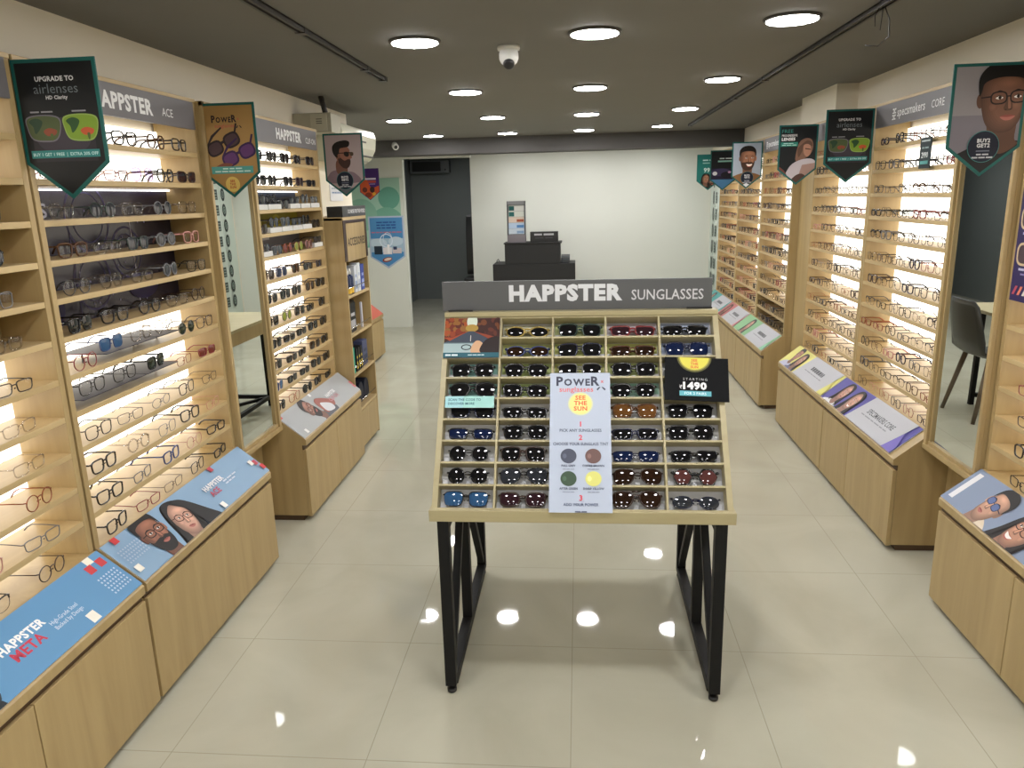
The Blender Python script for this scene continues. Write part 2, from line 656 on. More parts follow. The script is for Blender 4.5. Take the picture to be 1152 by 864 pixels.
# ------------------------------------------------------------------ room shell
XW = 1.70
Y_BACK = 10.2
Y_FRONT = -2.4


def setting(name, mb, mt):
    return struct(mb.build(name, mt))


mb = MB(); mb.box(-3.1, 1.8, Y_FRONT, 12.4, -0.05, 0.0)
o = struct(mb.build('floor', M_FLOOR, origin=(0, 0, 0)))
setting('ceiling', MB().box(-3.1, 1.8, Y_FRONT, 12.4, CEIL, CEIL + .05), M_CEIL)
setting('wall_left', MB().box(-XW - .1, -XW, Y_FRONT, 5.72, 0, CEIL), M_WALL)
setting('wall_left_rear', MB().box(-3.1, -3.0, 5.60, 9.45, 0, CEIL).box(-3.0, -XW - .1, 5.60, 5.72, 0, CEIL), M_WALLB)
setting('wall_right', MB().box(XW, XW + .1, Y_FRONT, Y_BACK + .1, 0, CEIL), M_WALL)
setting('wall_front', MB().box(-XW, XW, Y_FRONT - .1, Y_FRONT, 0, CEIL), M_WALLB)
setting('wall_back', MB().box(-1.42, XW, Y_BACK, Y_BACK + .1, 0, CEIL), M_WALLB)
setting('wall_back_left', MB().box(-3.1, -2.15, 9.45, 9.55, 0, CEIL), M_WALLB)
setting('wall_alcove', MB().box(-2.75, -2.65, 9.55, 12.3, 0, CEIL).box(-.80, -.74, Y_BACK + .1, 12.3, 0, CEIL).box(-2.75, -.74, 12.2, 12.3, 0, CEIL), M_SLATE)
setting('trim_1', MB().box(-2.15, -1.31, 9.45, 9.53, 2.075, CEIL), M_WALLB)
setting('beam_rear', MB().box(-3.0, XW, 8.30, 8.62, 2.055, CEIL), M_BEAM)
# boxed column on the right wall, above and between the shelving
setting('column_right', MB().box(1.57, XW, 5.24, 5.60, 0, 2.0).box(1.57, XW, 5.04, 5.78, 2.02, CEIL), M_WALL)
setting('trim_2', MB().box(1.545, 1.57, 5.262, 5.585, 0, 2.0), W_OAK_V)

# ------------------------------------------------------------------ ceiling lights
LIGHTS = [(-.652, 3.22, 'left column, nearest row'), (-.67, 4.74, 'left column, second row'), (-.675, 6.26, 'left column, third row'),
          (-.70, 7.82, 'left column, row by the beam'), (-1.43, 6.25, 'outermost left column, nearer of two'),
          (-1.45, 7.84, 'outermost left column, by the beam'), (.065, 3.20, 'middle column, nearest row'), (.07, 4.75, 'middle column, second row'),
          (.065, 6.26, 'middle column, third row'), (.055, 7.76, 'middle column, row by the beam'), (.79, 3.11, 'right column, nearest row'),
          (.81, 4.62, 'right column, second row'), (.805, 6.12, 'right column, third row'), (.79, 7.60, 'right column, row by the beam')]
for gx in (-.67, .065, .79):
    for gy, w in ((1.68, 'just ahead of'), (.17, 'above'), (-1.34, 'behind')):
        LIGHTS.append((gx, gy, None))
for gx, gy in ((-.75, 9.44), (.10, 9.44), (.95, 9.44), (-1.70, 10.9)):
    LIGHTS.append((gx, gy, None))
for i, (lx, ly, where) in enumerate(LIGHTS):
    lab = 'round white ceiling downlight, ' + where if where else 'round white ceiling downlight out of view beyond the others'
    t = thing('ceiling_downlight', lab, 'light', (lx, ly, CEIL), 'recessed ceiling downlights')
    MB().lathe([(.094, 0), (.104, 0), (.104, -.006), (.094, -.010)], (lx, ly, CEIL), n=32, caps=False).build('rim', M_TRACK, t)
    MB().lathe([(.092, -.001), (.092, -.0115)], (lx, ly, CEIL), n=32).build('diffuser', M_LAMP, t)

# ------------------------------------------------------------------ shelving units
XF, XB, XD = 1.52, 1.685, 1.37
TOPS = [1.80, 1.683, 1.567, 1.453, 1.342, 1.228, 1.112, .998, .886, .776, .667, .560]
TH = .018


def shelving(name, side, y0, y1, label, xf=XF, xd=XD, lit=((.56, 1.212), (1.668, 1.885)), mid=None, doors=2, end='', group='wall shelving units',
             midmat=None, ztops=TOPS):
    """one wall unit: low cupboard with a sloping ledge, box of shelves above, grey header"""
    s = side
    t = thing(name, label, 'shelving unit', (s * 1.53, (y0 + y1) / 2, 0), group)

    def B(nm, x0, x1, a, b, z0, z1, mt, bev=0.0015, par=t):
        return MB().box(s * x0, s * x1, a, b, z0, z1).build(nm, mt, par, bev)
    body = [(1.69, .03), (xd + .022, .03), (xd + .022, .41), (xd, .41), (xd, .438), (xf - .004, .556), (1.69, .556)]
    MB().prism([(s * x, z) for x, z in body], 'y', y0 + .001, y1 - .001).build('base_cabinet', W_OAK_V, t, .0012)
    B('plinth', xd + .05, 1.69, y0 + .01, y1 - .01, 0, .03, W_DARK)
    B('groove_shade_strip', xd + .016, xd + .0225, y0 + .001, y1 - .001, .386, .41, W_DARK, 0)  # dark brown strip paints in the shade of the gap under the ledge lip
    cut = doors if isinstance(doors, list) else [y0 + (y1 - y0) * i / doors for i in range(doors + 1)]
    for a, b in zip(cut, cut[1:]):
        B('door', xd + .004, xd + .021, a + .002, b - .002, .026, .386, W_OAK_V)
    B('side_panel', xf, 1.69, y0, y0 + .022, .556, 2.0, W_OAK_V)
    B('side_panel', xf, 1.69, y1 - .022, y1, .556, 2.0, W_OAK_V)
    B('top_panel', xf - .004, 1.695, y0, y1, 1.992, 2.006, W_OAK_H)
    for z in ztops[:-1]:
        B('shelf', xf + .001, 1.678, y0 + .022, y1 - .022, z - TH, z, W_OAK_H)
    for a, b in lit:
        B('light_panel', 1.680, 1.688, y0 + .022, y1 - .022, a, b, M_PANEL, 0)
    if midmat is not None:
        B('backing_board', 1.672, 1.688, y0 + .022, y1 - .022, lit[0][1] + .001, (lit[1][0] if len(lit) > 1 else 1.885) - .001, midmat, 0)
    B('header_board', xf - .004, xf + .012, y0 + .022, y1 - .022, 1.889, 1.992, M_SIGN2, 0)
    return t


def header_print(t, side, y0, y1, xf=XF):
    """print surface on the header: u runs left to right for a viewer in the aisle"""
    hb = [c for c in t.children if c.name.startswith('header_board')][0]
    WORLD[hb.name] = WORLD[t.name]
    O = (side * (xf - .004), y0 if side < 0 else y1, 1.889)
    return Print(O, (0, -side, 0), (0, 0, 1)), hb


def back_print(t, side, y0, z0, x=1.672):
    bb = [c for c in t.children if c.name.startswith('backing_board')][0]
    WORLD[bb.name] = WORLD[t.name]
    return Print((side * x, y0, z0), (0, -side, 0), (0, 0, 1)), bb


M_NAVY = noisy('dark_purple_print', (0.030, 0.022, 0.055), (0.012, 0.012, 0.022), 2.2, 0.22)
M_DKWOOD = W_OAK_V

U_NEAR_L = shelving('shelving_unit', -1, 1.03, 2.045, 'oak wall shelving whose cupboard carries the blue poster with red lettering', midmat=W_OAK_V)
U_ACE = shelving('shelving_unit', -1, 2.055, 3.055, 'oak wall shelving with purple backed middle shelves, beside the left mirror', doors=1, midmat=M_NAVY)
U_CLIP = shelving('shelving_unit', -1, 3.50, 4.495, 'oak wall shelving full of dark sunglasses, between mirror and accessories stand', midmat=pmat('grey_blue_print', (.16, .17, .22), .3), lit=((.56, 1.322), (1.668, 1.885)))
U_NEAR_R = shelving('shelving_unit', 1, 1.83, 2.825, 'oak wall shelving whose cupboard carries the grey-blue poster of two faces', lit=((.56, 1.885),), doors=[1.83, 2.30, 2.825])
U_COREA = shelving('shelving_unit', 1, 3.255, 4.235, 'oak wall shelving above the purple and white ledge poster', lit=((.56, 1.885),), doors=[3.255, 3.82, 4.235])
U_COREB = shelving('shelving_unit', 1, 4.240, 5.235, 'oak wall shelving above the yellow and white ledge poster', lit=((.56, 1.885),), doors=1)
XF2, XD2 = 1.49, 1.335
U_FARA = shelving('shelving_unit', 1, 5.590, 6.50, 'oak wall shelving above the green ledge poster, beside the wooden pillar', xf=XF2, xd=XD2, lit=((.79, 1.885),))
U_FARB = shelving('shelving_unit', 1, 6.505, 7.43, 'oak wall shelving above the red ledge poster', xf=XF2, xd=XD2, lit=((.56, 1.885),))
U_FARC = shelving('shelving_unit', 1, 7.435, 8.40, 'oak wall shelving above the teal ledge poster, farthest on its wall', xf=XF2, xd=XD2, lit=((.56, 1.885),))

# header lettering
h, hb = header_print(U_NEAR_L, -1, 1.03, 2.045); h.text('HAPPSTER', .32, .028, .048, M_LETTER, .035); h.text('META', .72, .028, .032, M_LETTER, .01); h.build(hb)
h, hb = header_print(U_ACE, -1, 2.055, 3.055); h.text('HAPPSTER', .325, .026, .052, M_LETTER, .04, sx=1.0); h.text('ACE', .738, .030, .030, M_LETTER, .0); h.build(hb)
h, hb = header_print(U_CLIP, -1, 3.50, 4.495); h.text('HAPPSTER', .37, .026, .052, M_LETTER, .04, sx=1.0); h.text('CLIP-ON', .79, .028, .032, M_LETTER, .006, sx=.95); h.build(hb)
h, hb = header_print(U_COREA, 1, 3.255, 4.235)


def logo_mark(P, x, y, k, mt):
    """the small mark of two stacked rounded brackets before the shop name"""
    for j, (a, b) in enumerate(((0, .52), (0, 0), (.42, .52), (.42, 0))):
        P.rect(x + a * k, y + b * k, x + a * k + .34 * k, y + b * k + .10 * k, mt)
        P.rect(x + a * k, y + b * k + .30 * k, x + a * k + .34 * k, y + b * k + .42 * k, mt)
        P.rect(x + a * k + (.22 if j < 2 else 0) * k, y + b * k, x + a * k + (.34 if j < 2 else .12) * k, y + b * k + .42 * k, mt)


logo_mark(h, .235, .022, .055, M_LETTER)
h.text('specsmakers', .295, .034, .042, M_LETTER, .008); h.text('CORE', .655, .034, .034, M_LETTER, 0); h.build(hb)
h, hb = header_print(U_FARA, 1, 5.590, 6.50, XF2); logo_mark(h, .10, .022, .055, M_LETTER); h.text('specsmakers', .16, .034, .045, M_LETTER, .008); h.build(hb)

# dark printed backing of the middle shelves
P, bb = back_print(U_ACE, -1, 2.08, 1.217)
P.text('solis', .04, .355, .072, 'b9bcd0', 0, sx=1.1)
for cx, cy, r in ((.42, .35, .115), (.40, .14, .10), (.62, .22, .09)):
    L = Local(P, cx, cy, 1)
    L.rg(0, 0, r, r, .008, '4a4466', 40); L.rg(0, 0, r * .72, r * .72, .004, '3c3758', 40)
P.rect(.31, .03, .316, .32, '413b5e'); P.rect(.66, .02, .664, .33, 'c8c4d0')
rg = random.Random(4)
for k in range(26):
    P.ell(rg.uniform(.3, .8), rg.uniform(.02, .40), .004, .004, '8d88a8', n=8)
P.ell(.70, .09, .10, .05, '2c2350'); P.ell(.10, .06, .13, .06, '2a2350')
P.build(bb)
P, bb = back_print(U_CLIP, -1, 3.525, 1.217)
P.rect(.0, .34, .95, .447, '2b3448'); P.rect(.0, .225, .95, .332, '8f8428'); P.rect(.0, .115, .95, .218, '6c6a70')
P.greek(.06, .50, .19, .012, 'b8b8bc', 5, 2); P.ell(.30, .39, .05, .04, '5d6880'); P.ell(.62, .28, .06, .04, 'b5a93a')
P.build(bb)
for un, side, ya, yb in ((U_ACE, -1, 2.08, 3.03), (U_CLIP, -1, 3.53, 4.47)):
    MB().box(side * 1.655, side * 1.668, ya, yb, 1.656, 1.661).build('led_strip', M_LED, un)

# ------------------------------------------------------------------ ledge posters (lie on the sloping cupboard tops)


def ledge_poster(name, label, side, y0, y1, xf=XF, xd=XD, cat='poster'):
    """returns Print with u along the aisle (reading direction) and v up the slope, plus its board"""
    a = Vector((side * (xd + .006), 0, .4445)); b = Vector((side * (xf - .008), 0, .5545))
    V = (b - a).normalized()
    U = Vector((0, -side, 0))
    N = U.cross(V)
    ys = y0 + .003 if side < 0 else y1 - .003
    O = Vector((a.x, ys, a.z)) + N * .0005
    w, hgt = (y1 - y0) - .006, (b - a).length
    mb = MB()
    pts = [O, O + U * w, O + U * w + V * hgt, O + V * hgt]
    mb.add(pts + [p + N * .003 for p in pts], [(0, 3, 2, 1), (4, 5, 6, 7), (0, 1, 5, 4), (1, 2, 6, 5), (2, 3, 7, 6), (3, 0, 4, 7)])
    o = mb.build(name, M_CARD)
    tag(o, label, cat, 'posters on the sloping ledges')
    P = Print(O + N * .003, U, V, [(0, 0), (w, 0), (w, hgt), (0, hgt)], .0003)
    return P, o, w, hgt


def pixels(P, lst, s):
    for x, y, c in lst:
        P.rect(x, y, x + s, y + s, c)


def dots(P, x, y, nx, ny, st, sz, c):
    for i in range(nx):
        for j in range(ny):
            P.rect(x + i * st, y + j * st, x + i * st + sz, y + j * st + sz, c)


# blue poster, red lettering
P, o, w, hh = ledge_poster('ledge_poster', 'sky blue ledge poster lettered in white and red, no faces', -1, 1.03, 2.045)
P.rect(0, 0, w, hh, '5f93be')
P.ell(.02, .03, .42, .06, '2a3138'); P.ell(.33, .0, .10, .055, '1f262b'); P.ell(.22, .02, .14, .05, '1d3a3a')
P.text('HAPPSTER', .520, .096, .0245, 'f2f2f2', .04, sx=.98); P.text('META', .535, .060, .030, 'c43a50', .03, sx=1.02)
P.text('High-Grade Steel', .685, .078, .0135, 'dbe4ee', 0, sx=.86); P.text('Backed by Design', .685, .059, .0135, 'dbe4ee', 0, sx=.86)
pixels(P, [(.935, .150, 'f0ead8'), (.915, .122, 'c83c40'), (.965, .122, 'c83c40')], .030)
pixels(P, [(.775, .006, 'f0ece0')], .034)
dots(P, .91, .03, 7, 6, .0125, .006, 'c4d4e6')
P.build(o)
# blue poster, couple
P, o, w, hh = ledge_poster('ledge_poster', 'sky blue ledge poster with a man and a woman in glasses', -1, 2.055, 3.055)
P.rect(0, 0, w, hh, '86a5c2')
portrait(P, .365, .078, .150, -.20, 1, 'd3a48e', '15110f', '1c1c20', True, 0, '4a2a20', None, .04)
P.poly(spline([(.38, .155), (.44, .14), (.50, .05), (.53, -.02), (.44, -.03), (.43, .05), (.42, .10)]), '15110f')
portrait(P, .205, .100, .160, .02, 1, '9a6650', '17120f', '2a2326', False, 2, '120f0e', None, .06)
P.text('HAPPSTER', .570, .100, .0225, 'f0f0f2', .04); P.text('ACE', .575, .066, .026, 'b84a62', .03)
P.greek(.70, .81, .088, .006, 'd8e2ee', 3, 3); P.greek(.70, .78, .074, .006, 'd8e2ee', 3, 4)
pixels(P, [(.045, .150, 'c83c40'), (.700, .152, 'b8404c'), (.95, .055, 'b8404c'), (.965, .020, 'c83c40'), (.925, .065, 'f0ece6'), (.012, .03, 'f0ece0'), (.560, .004, 'f0ece6')], .027)
dots(P, .02, .07, 9, 5, .0125, .006, 'aebfd2')
P.build(o)
# grey poster
P, o, w, hh = ledge_poster('ledge_poster', 'pale grey ledge poster with a bearded man and pink lettering', -1, 3.50, 4.495)
P.rect(0, 0, w, hh, 'a6a9aa')
portrait(P, .315, .100, .140, .62, 1, 'a87a6a', '2a2422', '5a5a60', False, 2, '3a2e2c', None, .06)
P.poly(spline([(.42, .02), (.40, .10), (.44, .13), (.50, .115), (.56, .085), (.60, .06), (.56, .03), (.50, .05)]), '9c5f55')
P.poly(spline([(.43, .03), (.44, .09), (.49, .08), (.54, .05), (.52, .015)]), 'cfd0d4')
P.text('HAPPSTER', .570, .092, .022, 'e6e6e6', .04); P.text('CLIP-ON', .560, .058, .026, 'c08a90', .03)
pixels(P, [(0, .150, 'c8504e'), (.955, .03, 'c87070'), (.96, .06, 'c87070'), (.43, .155, 'e8e8e6'), (.06, .01, 'e6e6e4')], .026)
P.build(o)
# grey-blue poster, right near
P, o, w, hh = ledge_poster('ledge_poster', 'grey-blue ledge poster of two faces with a white strip', 1, 1.83, 2.825)
P.rect(0, 0, w, hh, '8290a8')
P.rect(.022, .022, .052, .158, 'e0e0e2')
P.poly(spline([(.17, -.03), (.20, .03), (.27, .03), (.32, -.03)]), 'd8c8b0')
portrait(P, .235, .085, .150, -.30, -1, 'c79a80', '1a1614', 'd8c8b0', False, 0, '26304e', '5a6a98', .09, False, 1, False)
P.poly(spline([(.33, -.02), (.345, .03), (.40, .02), (.42, -.03)]), 'd8b060')
portrait(P, .435, .075, .150, -.30, -1, 'c08c72', '201a18', 'd8b060', True, 0, '2a1e1c', None, .09, True, 1, False)
P.build(o)


def ledge_card(label, y0, y1, xf, xd, ground, c2, a, b, faces, words):
    P, o, w, hh = ledge_poster('ledge_poster', label, 1, y0, y1, xf, xd)
    P.rect(0, 0, w, hh, ground)
    for f in faces:
        portrait(P, *f[0], **f[1])
    P.poly([(a, 0), (b, 0), (b + .03, hh * .5), (b + .055, hh), (a + .05, hh)], 'b6b7bc')
    P.poly([(b, 0), (w, 0), (w, hh * .22), (b + .04, hh * .62), (b + .022, hh * .36)], c2)
    if words:
        P.text(words, (a + b) / 2 + .03, .082, .030, '3c3c40', .012, 'c', .80)
    else:
        P.greek((a + b) / 2 - .09, (a + b) / 2 + .13, .084, .028, '55555a', 7, 3)
    P.greek((a + b) / 2 - .15, (a + b) / 2 + .16, .062, .006, '8a8a90', 6, 8)
    P.build(o)


ledge_card('purple ledge poster with two women beside a white panel', 3.31, 4.295, XF, XD, '524c96', '7468b8', .40, .885,
           [((.155, .100, .115, -.12), dict(skin='c59480', hair='2a2426', shirt='d8d8d8', long_hair=True)),
            ((.315, .088, .125, -.16), dict(skin='cc9c86', hair='2c2626', shirt='2c3434', long_hair=True, smile=True))], 'SPECSMAKERS CORE')
ledge_card('yellow ledge poster with two people beside a white panel', 4.30, 5.235, XF, XD, 'd8d278', 'd8d278', .345, .850,
           [((.145, .115, .105, -.10), dict(skin='b08070', hair='2c2828', shirt='b8b8d0', long_hair=False)),
            ((.265, .092, .110, -.15), dict(skin='bd8f78', hair='302a2a', shirt='6a6a88', long_hair=True))], '')
ledge_card('green ledge poster with one face beside a white panel', 5.60, 6.64, XF2, XD2, '86b486', '8fc4a0', .44, .955,
           [((.27, .095, .125, -.15), dict(skin='c89a88', hair='3a3a3c', shirt='5c7a62', long_hair=True))], '')
ledge_card('red ledge poster with one face beside a white panel', 6.65, 7.43, XF2, XD2, 'b87070', 'c48484', .24, .715,
           [((.12, .095, .110, -.15), dict(skin='b07868', hair='4a2c2c', shirt='8c4a4c', long_hair=True))], '')
ledge_card('teal ledge poster, farthest of those on the sloping ledges', 7.44, 8.40, XF2, XD2, '4f9c98', '6fb0ac', .42, .88,
           [((.20, .10, .110, -.1), dict(skin='b08878', hair='3a3a3e', shirt='38706e', long_hair=True))], '')

# low cupboard with red poster far behind the accessories stand
t = thing('low_cabinet', 'low oak cupboard with red sloping top far behind the accessories stand', 'cabinet', (-2.2, 7.3, 0))
MB().prism([(-2.40, .03), (-2.07, .03), (-2.07, .41), (-2.05, .41), (-2.05, .438), (-2.20, .556), (-2.40, .556)], 'y', 6.90, 7.72).build('base_cabinet', W_OAK_V, t)
MB().box(-2.40, -2.10, 6.91, 7.71, 0, .03).build('plinth', W_DARK, t)
for a in (6.90, 7.31):
    MB().box(-2.071, -2.054, a + .002, a + .408, .026, .386).build('door', W_OAK_V, t)
MB().prism([(-2.051, .440), (-2.197, .556), (-2.197, .560), (-2.051, .444)], 'y', 6.91, 7.71).build('poster_top', ink('c4604c'), t)

# ------------------------------------------------------------------ mirrors between the units
for side, y0, y1, lab in ((-1, 3.058, 3.497, 'tall wall mirror in an oak frame beside the purple backed shelving'),
                          (1, 2.828, 3.252, 'tall wall mirror in an oak frame reflecting the grey alcove and a black chair')):
    t = thing('wall_mirror', lab, 'mirror', (side * 1.55, (y0 + y1) / 2, .5), 'wall mirrors')
    s = side
    MB().box(s * 1.500, s * 1.506, y0 + .02, y1 - .03, .535, 1.99).build('mirror_glass', M_MIRROR, t)
    MB().box(s * 1.506, s * 1.53, y0, y1, .50, 2.0).build('backboard', W_OAK_V, t)
    f = MB().box(s * 1.482, s * 1.506, y1 - .030, y1 - .006, .50, 2.0).box(s * 1.490, s * 1.506, y0, y0 + .02, .50, 2.0)
    f.box(s * 1.494, s * 1.506, y1 - .040, y1 - .030, .535, 1.98)
    f.box(s * 1.478, s * 1.506, y0, y1 - .006, .498, .520).box(s * 1.49, s * 1.506, y0, y1 - .03, .520, .535).box(s * 1.49, s * 1.506, y0, y1 - .006, 1.98, 2.0)
    f.build('mirror_frame', W_OAK_V, t, .002)
    t = thing('wall_panel', 'oak panel on the wall below the ' + ('left mirror' if s < 0 else 'right mirror'), 'panel', (s * 1.64, (y0 + y1) / 2, 0))
    MB().box(s * 1.60, s * 1.695, y0 + .002, y1 - .002, .03, .497).build('board', W_OAK_V, t)
    MB().box(s * 1.62, s * 1.695, y0 + .002, y1 - .002, 0, .03).build('plinth', W_DARK, t)

# ------------------------------------------------------------------ central display table
TH_T = math.radians(53.8)
TU = Vector((1, 0, 0)); TV = Vector((0, math.cos(TH_T), math.sin(TH_T))); TN = Vector((0, -math.sin(TH_T), math.cos(TH_T)))
TO = Vector((0, 2.158, .652))           # bottom centre of the near sloping face
TW = .463                               # half width
TL = .694                               # slope length
RAILB, RAILT = .012, .022
NROW, NCOL = 9, 5
ROWH = (TL - RAILB - RAILT) / NROW
COLW = (2 * TW - .036) / NCOL
CELL_D = .05
table = thing('display_table', 'oak two sided sunglasses display table on black steel legs in mid aisle', 'display table', (0, 2.575, 0))


def tbox(mb, u0, u1, v0, v1, n0, n1, back=False):
    """box in board coordinates; the far board mirrors the near one about Y = 2.575"""
    vs = []
    for n in (n0, n1):
        for (u, v) in ((u0, v0), (u1, v0), (u1, v1), (u0, v1)):
            p = TO + TU * u + TV * v + TN * n
            if back:
                p = Vector((p.x, 5.15 - p.y, p.z))
            vs.append(p)
    fs = [(0, 3, 2, 1), (4, 5, 6, 7), (0, 1, 5, 4), (1, 2, 6, 5), (2, 3, 7, 6), (3, 0, 4, 7)]
    mb.fix = True
    return mb.add(vs, fs)


M_CELL = pmat('pale_grey_cell_lining', (.50, .50, .50), .55)
for back in (False, True):
    tl = TL - .10 if back else TL
    rowh = (tl - RAILB - RAILT) / NROW
    tbox(MB(), -TW + .018, TW - .018, 0, tl, -CELL_D - .006, -CELL_D, back).build('backing_board', M_CELL, table)
    tbox(MB(), -TW, -TW + .018, 0, tl, -CELL_D - .006, 0, back).build('side_rail', W_OAK_X, table, .001)
    tbox(MB(), TW - .018, TW, 0, tl, -CELL_D - .006, 0, back).build('side_rail', W_OAK_X, table, .001)
    tbox(MB(), -TW + .018, TW - .018, 0, RAILB, -CELL_D, 0, back).build('bottom_rail', W_OAK_X, table, .001)
    tbox(MB(), -TW + .018, TW - .018, tl - RAILT, tl, -CELL_D, 0, back).build('top_rail', W_OAK_X, table, .001)
    for i in range(1, NROW):
        v = RAILB + i * rowh
        tbox(MB(), -TW + .018, TW - .018, v - .0035, v + .0035, -CELL_D, -.001, back).build('shelf_divider', W_OAK_X, table, .0008)
    for i in range(1, NCOL):
        u = -TW + .018 + i * COLW
        tbox(MB(), u - .0035, u + .0035, RAILB, tl - RAILT, -CELL_D, -.0004, back).build('upright_divider', W_OAK_X, table, .0008)
# tray rim along the bottom and wooden cheeks closing the sides
rim = MB()
for a, b in ((2.146, 2.170), (2.980, 3.004)):
    rim.box(-TW - .006, TW + .006, a, b, .622, .660)
rim.box(-TW - .006, -TW + .016, 2.170, 2.980, .622, .660).box(TW - .016, TW + .006, 2.170, 2.980, .622, .660)
rim.box(-TW + .016, TW - .016, 2.170, 2.980, .622, .636)
rim.build('tray_rim', W_OAK_X, table, .0015)
zt = TO.z + TV.z * TL
for sx in (-1, 1):
    MB().prism([(2.24, .662), (2.91, .662), (2.588, 1.108), (2.562, 1.108)], 'x', sx * (TW - .034), sx * (TW - .020)).build('side_cheek', W_OAK_X, table)
MB().box(-TW, TW, 2.553, 2.597, zt - .012, zt + .004).build('ridge_cap', W_OAK_X, table, .0015)
# coloured cards lining the upper cells
cards = {0: [('c6cbd4',), ('8f9a86',), ('9aa39a',), ('8a8fa0',), ('8a93a8',)], }
CARD = {(1, 0): 'a9a78e', (2, 0): 'a8b078', (3, 0): 'a39aa0', (4, 0): '9aa3b8', (1, 1): 'a9ac6c', (2, 1): 'b3b765', (3, 1): 'a9ab62', (4, 1): '98a4c0',
        (0, 2): '86b4ab', (1, 2): 'a3b06c', (2, 2): 'a4a65e', (3, 2): 'a3ad68', (0, 3): '86b6ac', (1, 3): '9cac6c', (3, 3): '88ae9a'}
for (c, r), hx in CARD.items():
    u = -TW + .018 + c * COLW; v = TL - RAILT - (r + 1) * ROWH
    tbox(MB(), u + .005, u + COLW - .005, v + .0045, v + ROWH - .0045, -CELL_D + .0002, -CELL_D + .0012).build('lining_card', ink(hx), table)
# header sign on the ridge
sg = MB().box(-.474, .447, 2.588, 2.600, zt + .004, zt + .106)
sgo = sg.build('header_sign', M_SIGN, table, .0008)
WORLD[sgo.name] = WORLD[table.name]
P = Print((-.474, 2.588, zt + .004), (1, 0, 0), (0, 0, 1))
P.text('HAPPSTER', .233, .034, .053, 'd2d4d8', .055, sx=1.05)
P.text('SUNGLASSES', .652, .032, .036, 'c6c6ca', .008, sx=.85)
P.build(sgo)
for x in (-.452, .362):
    MB().box(x, x + .085, 2.575, 2.599, zt + .002, zt + .009).build('sign_clip', M_BLKPL, table)
# steel trestle legs
TB = .018


def bar(mb, a, b, w=.017):
    return mb.tube([a, b], w * math.sqrt(2), 4, up=(1, 0, 0) if abs(a[0] - b[0]) < 1e-6 else None)


def flatbar(mb, x, a, b, w):
    """square section bar in the plane X = x between (y, z) points"""
    a, b = Vector((0, a[0], a[1])), Vector((0, b[0], b[1]))
    d = (b - a).normalized(); q = Vector((0, -d.z, d.y)) * w
    vs = []
    for xx in (x - w, x + w):
        for p, sg_ in ((a, 1), (b, 1), (b, -1), (a, -1)):
            vs.append(Vector((xx, 0, 0)) + p + q * sg_)
    mb.fix = True
    return mb.add(vs, [(0, 1, 2, 3), (7, 6, 5, 4), (0, 4, 5, 1), (1, 5, 6, 2), (2, 6, 7, 3), (3, 7, 4, 0)])


for sx in (-1, 1):
    xo = sx * .428
    flatbar(MB(), xo, (2.170, .03), (2.170, .622), TB).build('leg', M_BLACK, table, .0015)
    flatbar(MB(), xo, (2.980, .03), (2.980, .622), TB).build('leg', M_BLACK, table, .0015)
    flatbar(MB(), xo, (2.560, .045), (2.560, .622), TB).build('centre_post', M_BLACK, table, .0015)
    flatbar(MB(), xo, (2.188, .034), (2.962, .034), TB).build('bottom_bar', M_BLACK, table, .0015)
    flatbar(MB(), xo, (2.188, .604), (2.962, .604), TB).build('top_bar', M_BLACK, table, .0015)
    flatbar(MB(), xo, (2.185, .07), (2.54, .60), .013).build('diagonal_brace', M_BLACK, table, .0015)
    flatbar(MB(), xo, (2.965, .07), (2.58, .60), .013).build('diagonal_brace', M_BLACK, table, .0015)
    for y in (2.170, 2.980):
        MB().lathe([(.012, 0), (.016, .004), (.016, .014), (.008, .015)], (xo, y, 0), n=14).build('foot', M_BLKPL, table)


def on_board(u0, v0, w, hh, name, label, cat, n=.002, tilt=0.0, mt=M_CARD, clip=True):
    """flat card leaning on the near sloping face, lower left corner at (u0, v0)"""
    O = TO + TU * u0 + TV * v0 + TN * n
    U, V = TU * math.cos(tilt) + TV * math.sin(tilt), -TU * math.sin(tilt) + TV * math.cos(tilt)
    mb = MB()
    pts = [O, O + U * w, O + U * w + V * hh, O + V * hh]
    mb.add(pts + [p + TN * .003 for p in pts], [(0, 3, 2, 1), (4, 5, 6, 7), (0, 1, 5, 4), (1, 2, 6, 5), (2, 3, 7, 6), (3, 0, 4, 7)])
    o = tag(mb.build(name, mt), label, cat)
    return Print(O + TN * .003, U, V, [(0, 0), (w, 0), (w, hh), (0, hh)] if clip else None, .0003), o


# leaflet: autumn road seen from a car
P, o = on_board(-TW + .004, TL - RAILT - 2 * ROWH - .004, .190, 2 * ROWH + .003, 'promotional_card', 'card with an autumn road and driver, in the topmost corner cells', 'card', .002)
w, hh = .190, 2 * ROWH + .003
P.rect(0, 0, w, hh, '3a1c12')
P.poly([(0, .07), (.085, .085), (.085, hh), (0, hh)], '6e2a14'); P.poly([(.10, .085), (w, .05), (w, hh), (.10, hh)], '3a1a14')
rg = random.Random(9)
for k in range(60):
    x = rg.uniform(0, w); y = rg.uniform(.075, hh)
    c = rg.choice(['8c3a18', '7a2a12', 'a04a1c', '55200f', '8a5a22']) if x < .1 else rg.choice(['4a1e16', '5c2a1a', '36160f', '6a3a1c'])
    P.ell(x, y, rg.uniform(.006, .016), rg.uniform(.005, .012), c, rg.random() * 3, 9)
P.ell(.094, .135, .018, .028, 'c9d4c4'); P.ell(.094, .110, .022, .014, 'a8883c')
P.poly([(.0, .055), (.085, .098), (.100, .098), (.17, .06), (w, .05), (w, .04), (0, .04)], '38404e')
P.poly([(.02, .062), (.082, .098), (.03, .075), (.0, .075)], 'a24422'); P.poly([(.10, .098), (.165, .064), (.19, .06), (.19, .072)], '8a3c20')
